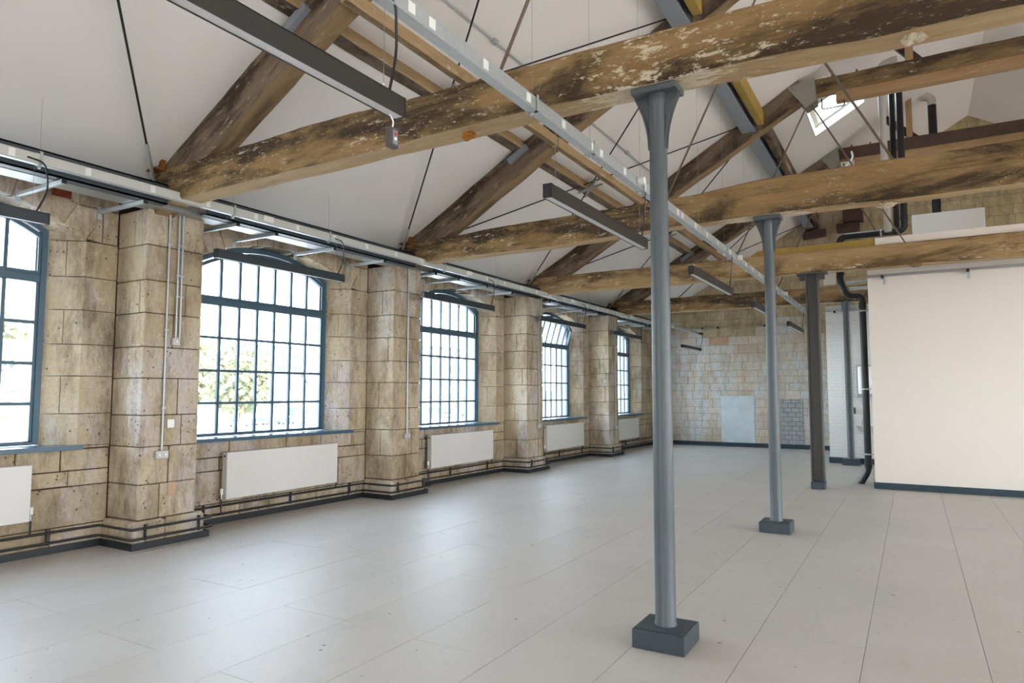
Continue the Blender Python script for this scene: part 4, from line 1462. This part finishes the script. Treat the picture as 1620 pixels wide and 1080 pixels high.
# ceiling conduit
t = thing('conduit', 'thin galvanised conduit along the upper ceiling slope', 'conduit', (-3.98, 3, CEIL(-3.98)))
MB().tube([(-3.98, 1.5, CEIL(-3.98) - 0.025), (-3.98, 16, CEIL(-3.98) - 0.025)], 0.012, 6).o('tube', 'galv', t)
for y in (6.4, 10.6, 14.6):
    MB().box(-4.01, -3.95, y - 0.04, y + 0.04, CEIL(-3.98) - 0.05, CEIL(-3.98), 0.005).o('coupling', 'galv', t)

# ------------------------------------------------------------------ white partition box, fascia, tray
px = -0.60
pw_ = MB().box(px, 8.5, 13.05, 13.2, 0, 4.05).box(px, px + 0.12, 13.2, 16.95, 0, 4.05).box(px, 8.5, 13.2, 16.95, 3.93, 4.05)
tag(pw_.o('wall_partition', 'partition'), 'smooth white partition wall of the enclosed room on the right', 'wall', kind='structure')
tag(MB().box(px - 0.018, 8.5, 13.03, 13.05, 0, 0.105, 0.003).box(px - 0.02, px, 13.05, 16.9, 0, 0.105, 0.003).o('baseboard_right', 'base'), 'dark grey skirting board at the foot of the white partition', 'skirting board', kind='structure')
o = MB().box(-0.45, 8.5, TR[2] - 0.03, 13.1, 4.02, 4.14, 0.003).o('fascia_panel', 'partition')
tag(o, 'long white boxed fascia lying on the third tie beam', 'fascia')
o = MB()
o.prism([(-2.48, TR[2] - 0.01, 4.005), (-0.455, TR[2] - 0.01, 4.005), (-0.455, TR[2] - 0.01, 4.135), (-2.3, TR[2] - 0.01, 4.12)], [(-2.48, TR[2] + 0.03, 4.005), (-0.455, TR[2] + 0.03, 4.005), (-0.455, TR[2] + 0.03, 4.135), (-2.3, TR[2] + 0.03, 4.12)])
tag(o.o('plywood_fascia', 'yellow_wood'), 'yellow plywood strip standing on the third tie beam', 'board')
o = MB().box(0.11, 1.35, 16.0, 16.3, 4.05, 5.22, 0.004).o('bulkhead_box', 'white')
tag(o, 'grey-white boxed bulkhead standing above the white partition', 'box')
t = thing('cable_tray', 'slim galvanised tray on two brackets across the white partition', 'cable tray', (px, 13.0, 3.52))
MB().box(-0.6, 8.4, 12.9, 13.0, 3.545, 3.549).box(-0.6, 8.4, 12.9, 12.903, 3.548, 3.575).o('tray', 'perf', t)
for x in (-0.37, 0.82, 2.02):
    MB().box(x - 0.02, x + 0.02, 12.84, 13.05, 3.505, 3.545, 0.002).o('bracket', 'galv', t)
    MB().box(x - 0.022, x + 0.022, 12.83, 12.84, 3.5, 3.55).o('end_cap', 'black', t)
    MB().box(x + 0.0, x + 0.04, 13.042, 13.05, 3.42, 3.56).o('back_plate', 'galv', t)
for i, (xa, z) in enumerate(((-0.98, 3.60), (-0.96, 3.53))):
    o = MB().box(xa, -0.6, 13.55 + 0.3 * i + 0.25, 13.75 + 0.3 * i + 0.25, z, z + 0.03, 0.003).o('tray_end', 'galv')
    tag(o, ['upper', 'lower'][i] + ' short galvanised tray end beside the soil pipe at the white partition', 'cable tray', 'tray ends beside the partition')

# white tiled wall with washroom fittings
tw = MB().box(-1.69, px + 0.1, 17.28, 17.45, 0, 3.6).box(-1.69, -1.57, 17.45, YB, 0, 3.6)
tag(tw.o('wall_tiled', 'tile'), 'white metro tiled wall behind the slim column', 'wall', kind='structure')
tag(MB().box(-1.71, px, 17.255, 17.28, 0, 0.13, 0.003).box(-1.71, -1.69, 17.28, YB - 0.03, 0, 0.13, 0.003).o('baseboard_tiled', 'base'), 'dark skirting board under the white tiled wall', 'skirting board', kind='structure')
t = thing('cable_tray', 'galvanised tray bracketed to the top of the white tiled wall', 'cable tray', (-1.5, 17.2, 3.5))
MB().box(-1.69, px, 17.12, 17.26, 3.46, 3.463).o('tray', 'perf', t)
MB().box(-1.5, -1.46, 17.1, 17.28, 3.42, 3.46).o('bracket', 'galv', t)
MB().box(-1.502, -1.458, 17.09, 17.1, 3.415, 3.465).o('end_cap', 'black', t)
t = thing('wall_mirror', 'narrow framed mirror on the tiled wall behind the soil pipe', 'mirror', (-0.9, 17.27, 1.54))
MB().box(-1.09, -0.7, 17.262, 17.28, 1.54, 2.22, 0.003).o('frame', 'galv', t)
MB().box(-1.06, -0.73, 17.258, 17.262, 1.57, 2.19).o('glass', 'chrome', t)
MB().box(-1.09, -0.7, 17.18, 17.28, 1.50, 1.53, 0.004).o('shelf', 'galv', t)
t = thing('wash_basin', 'small white wall basin with chrome tap behind the soil pipe', 'basin', (-0.9, 17.2, 0.75))
MB().prism([(-1.12, 17.0, 0.86), (-0.68, 17.0, 0.86), (-0.68, 17.28, 0.86), (-1.12, 17.28, 0.86)], [(-1.04, 17.1, 0.72), (-0.76, 17.1, 0.72), (-0.76, 17.28, 0.72), (-1.04, 17.28, 0.72)]).o('bowl', 'radiator', t)
MB().tube(bend([(-1.0, 17.24, 0.86), (-1.0, 17.24, 1.02), (-1.0, 17.12, 1.02), (-1.0, 17.12, 0.97)], 0.03, 3), 0.011).o('tap', 'chrome', t)
MB().box(-1.16, -1.13, 17.2, 17.28, 1.12, 1.26, 0.004).o('soap_dispenser', 'black', t)

# ------------------------------------------------------------------ waste pipes
t = thing('soil_pipe', 'black plastic soil pipe dropping beside the white partition to the floor', 'pipe', (-0.73, 13.6, 0))
Yp = 13.6
run = [(-0.02, Yp, 6.95), (-0.02, Yp, 4.42), (-1.05, Yp, 4.42), (-1.07, Yp, 3.62), (-0.96, Yp, 3.33), (-0.72, Yp, 3.33), (-0.72, Yp, 0.24), (-0.84, Yp, 0.03), (-0.84, Yp, 0.0)]
MB().tube(bend(run, 0.12, 5), 0.056, 16).o('pipe_run', 'black', t, smooth=True)
for (x, z) in ((-0.72, 3.05), (-0.72, 1.66), (-0.72, 0.52)):
    MB().tube([(x, Yp, z - 0.012), (x, Yp, z + 0.012)], 0.06, 16).box(x, px, Yp - 0.012, Yp + 0.012, z - 0.01, z + 0.01).o('pipe_clip', 'galv', t)
MB().tube([(-0.40, Yp, 4.42), (-0.37, Yp, 4.42)], 0.064, 16).o('pipe_clip', 'galv', t)
for p0, p1 in (((-0.72, Yp, 3.1), (-0.72, Yp, 3.2)), ((-0.72, Yp, 0.28), (-0.72, Yp, 0.36)), ((-0.18, Yp, 4.42), (-0.1, Yp, 4.42)), ((-1.055, Yp, 3.72), (-1.05, Yp, 3.8)), ((-0.02, Yp, 4.6), (-0.02, Yp, 4.7))):
    MB().tube([p0, p1], 0.062, 16).o('socket_collar', 'black', t, smooth=True)
t = thing('soil_pipe', 'second black pipe close behind the pale vertical pipe high up', 'pipe', (-0.14, 13.9, 5))
MB().tube([(-0.14, 13.9, 4.5), (-0.14, 13.9, 7.3)], 0.05, 14).o('pipe_run', 'black', t, smooth=True)
t = thing('vent_pipe', 'pale grey vertical vent pipe rising past the collars with an elbow at its top', 'pipe', (-0.285, 13.45, 4.4))
MB().tube(bend([(-0.27, 13.45, 4.4), (-0.29, 13.45, 7.42), (-0.02, 13.45, 7.46)], 0.12, 6), 0.058, 16).o('pipe_run', 'pipe_white', t, smooth=True)
MB().tube([(-0.289, 13.45, 7.18), (-0.289, 13.45, 7.28)], 0.065, 16).tube([(-0.16, 13.45, 7.44), (-0.08, 13.45, 7.45)], 0.065, 16).o('socket_collar', 'pipe_white', t, smooth=True)
t = thing('vent_pipe', 'black vent pipe with grey elbow turning into the ceiling', 'pipe', (0.6, 17.4, 4.3))
MB().tube([(0.6, 17.4, 4.05), (0.6, 17.4, 7.95)], 0.085, 16).o('pipe_run', 'black', t, smooth=True)
MB().tube(bend([(0.6, 17.4, 7.95), (0.6, 17.4, 8.12), (0.4, 17.4, 8.2)], 0.1, 5), 0.088, 16).o('elbow', 'pipe_white', t, smooth=True)
MB().tube([(0.6, 17.4, 5.7), (0.6, 17.4, 5.76)], 0.092, 16).o('socket_collar', 'black', t, smooth=True)
t = MB().tube(bend([(-1.95, 16.6, 6.1), (-1.5, 16.6, 6.4), (-1.1, 16.6, 6.62), (-0.95, 16.6, 6.8), (-0.98, 16.6, 6.95)], 0.15, 4), 0.02, 8).o('drain_hose', 'label', smooth=True)
tag(t, 'thin white bent hose before the farthest gusset plate', 'hose')

# tray brackets on the end wall
t = thing('cable_tray', 'thin galvanised tray fixed across the end wall', 'cable tray', (-5.4, YB, 3.6))
MB().box(W(YB) + 0.5, -1.8, YB - 0.16, YB - 0.04, 3.56, 3.563).o('tray', 'perf', t)
for x in (-5.45, -5.0, -3.65, -2.4):
    MB().box(x - 0.03, x + 0.03, YB - 0.2, YB - 0.0, 3.52, 3.56).o('bracket', 'galv', t)
    MB().box(x - 0.032, x + 0.032, YB - 0.21, YB - 0.2, 3.515, 3.565).o('end_cap', 'black', t)

# ------------------------------------------------------------------ the town outside
M['grass'] = plain('grass', srgb(132, 136, 104), 0.95, 0, 0.3, 0.2)
M['tarmac'] = plain('tarmac', srgb(168, 166, 162), 0.9, 0, 0.15, 0.3)
M['leaf'] = plain('leaf', srgb(128, 132, 102), 0.8, 0, 0.4, 0.9)
M['bark'] = plain('bark', srgb(120, 104, 84), 0.9)
M['wall_out'] = plain('town_stone', srgb(152, 148, 140), 0.9, 0, 0.15, 0.4)
M['slate'] = plain('slate', srgb(84, 86, 92), 0.7)
M['wglass'] = plain('dark_pane', srgb(56, 66, 76), 0.3)
M['car_a'] = plain('car_dark', srgb(70, 84, 92), 0.3)
M['car_b'] = plain('car_light', srgb(200, 204, 206), 0.3)
M['tyre'] = plain('tyre', srgb(30, 30, 30), 0.8)
GZ = -5.2
gnd = MB()
gnd.add([(-9, -120, GZ), (-9, 330, GZ), (-140, 330, GZ), (-140, -120, GZ)], [(0, 1, 2, 3)])
tag(gnd.o('ground_plane', 'tarmac'), 'pale open yard outside below the windows', 'ground', kind='structure')
g2 = MB()
rows_ = []
for i in range(13):
    x = -140 - i * 15
    rows_.append([(x, -120 + j * 30, GZ + 16 * (1 - math.exp(-i * 0.22)) * (0.8 + 0.3 * noise.noise(Vector((i * 0.5, j * 0.6, 0)))) - (0.0 if i else 0.02)) for j in range(18)])
vs = [p for r in rows_ for p in r]
fs = [(i * 18 + j, i * 18 + j + 1, (i + 1) * 18 + j + 1, (i + 1) * 18 + j) for i in range(12) for j in range(17)]
g2.add(vs, fs)
tag(g2.o('hillside', 'grass'), 'green hillside rising beyond the yard', 'hill', kind='structure')
tag(MB().add([(10.9, -120, GZ), (200, -120, GZ), (200, 330, GZ), (10.9, 330, GZ)], [(0, 1, 2, 3)]).o('ground_plane', 'tarmac'), 'open ground on the other side of the mill', 'ground', kind='structure')


def tree(x, y, h, r, seed, lab):
    t = thing('tree', lab, 'tree', (x, y, GZ), 'trees beyond the yard')
    MB().tube([(x, y, GZ), (x + 0.2, y, GZ + h * 0.3), (x, y + 0.2, GZ + h * 0.7)], 0.3, 7, radii=[0.35, 0.25, 0.08]).tube([(x + 0.2, y, GZ + h * 0.3), (x + 0.2, y + r * 0.6, GZ + h * 0.6)], 0.1, 5).tube([(x + 0.2, y, GZ + h * 0.28), (x + 0.2, y - r * 0.6, GZ + h * 0.55)], 0.1, 5).o('trunk', 'bark', t)
    rn = random.Random(seed)
    m = MB()
    for i in range(420):
        d = Vector((rn.gauss(0, 1), rn.gauss(0, 1), rn.gauss(0, 1))).normalized() * r * (rn.random() ** 0.4)
        p = Vector((x, y, GZ + h * 0.66)) + Vector((d.x, d.y, d.z * h * 0.42 / r))
        a = Vector((rn.gauss(0, 1), rn.gauss(0, 1), rn.gauss(0, 1))).normalized() * r * 0.13
        b = a.cross(Vector((rn.gauss(0, 1), rn.gauss(0, 1), rn.gauss(0, 1)))).normalized() * r * 0.13
        m.add([p + a, p + b, p - a, p - b], [(0, 1, 2, 3)])
    obj('foliage', m.v, m.f, 'leaf', t, fix=False)


tree(-88, 58, 15, 5.5, 1, 'tall leafy tree seen at the left of the second window')
tree(-92, 72, 13, 4.5, 2, 'broad tree right of the tallest one through the second window')
tree(-100, 78, 12, 5, 3, 'tree beside the white gabled house')
tree(-85, 34, 16, 6, 4, 'tree filling the view through the nearest window')
tree(-78, 26, 12, 5, 5, 'smaller tree low in the nearest window')
tree(-120, 92, 15, 6, 6, 'dark tree behind the gabled house')


def block(x, y0, y1, z1, depth, nw, nf, lab, mat='wall_out', gable=False):
    t = thing('building', lab, 'building', (x, (y0 + y1) / 2, GZ), 'buildings of the town')
    MB().box(x - depth, x, y0, y1, GZ - 0.0, z1).o('wall', mat, t)
    if gable:
        ym = (y0 + y1) / 2
        MB().prism([(x, y0, z1), (x, y1, z1), (x, ym, z1 + (y1 - y0) * 0.55)], [(x - depth, y0, z1), (x - depth, y1, z1), (x - depth, ym, z1 + (y1 - y0) * 0.55)]).o('gable', mat, t)
        for s in (-1, 1):
            yy = ym + s * (y1 - y0) / 2 * 1.08
            MB().prism([(x + 0.3, yy, z1 - 0.4), (x + 0.3, ym, z1 + (y1 - y0) * 0.57), (x - depth, ym, z1 + (y1 - y0) * 0.57), (x - depth, yy, z1 - 0.4)], [(x + 0.3, yy, z1 - 0.1), (x + 0.3, ym, z1 + (y1 - y0) * 0.6), (x - depth, ym, z1 + (y1 - y0) * 0.6), (x - depth, yy, z1 - 0.1)]).o('roof', 'slate', t)
    else:
        MB().box(x - depth - 0.2, x + 0.3, y0 - 0.3, y1 + 0.3, z1, z1 + 0.6).o('roof', 'slate', t)
    fh = (z1 - GZ) / nf
    sw = (y1 - y0) / nw
    for f in range(nf):
        for i in range(nw):
            MB().box(x - 0.1, x + 0.05, y0 + sw * (i + 0.3), y0 + sw * (i + 0.7), GZ + fh * (f + 0.3), GZ + fh * (f + 0.75)).o('window', 'wglass', t)


block(-172, 138, 158, 15.5, 12, 9, 5, 'long flat-roofed building on the rise, upper right in the second window')
block(-128, 111, 123, -0.9, 14, 2, 1, 'white gabled house behind the parked cars', 'white', True)
block(-112, 146, 172, 13.5, 14, 8, 5, 'large pale building filling the third window')
block(-118, 176, 205, 9, 14, 9, 4, 'pale lower building beyond the large one')
block(-130, 38, 52, 3.5, 12, 4, 2, 'pale house behind trees in the nearest window', 'wall_out', True)


def car(x, y, mat, lab):
    t = thing('car', lab, 'car', (x, y, GZ), 'parked cars in the yard')
    z = GZ
    a = [(y - 2.2, z + 0.3), (y + 2.2, z + 0.3), (y + 2.2, z + 0.8), (y + 1.3, z + 0.92), (y - 1.9, z + 0.95), (y - 2.2, z + 0.75)]
    MB().prism([(x, yy, zz) for yy, zz in a], [(x - 1.7, yy, zz) for yy, zz in a]).o('body', mat, t)
    b = [(y - 1.8, z + 0.93), (y + 1.25, z + 0.93), (y + 0.6, z + 1.42), (y - 1.3, z + 1.45)]
    MB().prism([(x - 0.1, yy, zz) for yy, zz in b], [(x - 1.6, yy, zz) for yy, zz in b]).o('cabin', 'wglass', t)
    for yy in (y - 1.35, y + 1.35):
        for xx in (x - 0.2, x - 1.5):
            MB().tube([(xx - 0.1, yy, z + 0.32), (xx + 0.12, yy, z + 0.32)], 0.32, 12).o('wheel', 'tyre', t)


car(-116, 103, 'car_a', 'dark car parked before the gabled house')
car(-117, 97, 'car_a', 'dark car parked left of the other dark car')
car(-116, 91, 'car_b', 'pale car parked near the trees')
car(-118, 112, 'car_b', 'pale car parked right of the gabled house front')
car(-108, 152, 'car_b', 'pale car parked before the large building, left')
car(-108, 161, 'car_a', 'dark car parked before the large building, right')
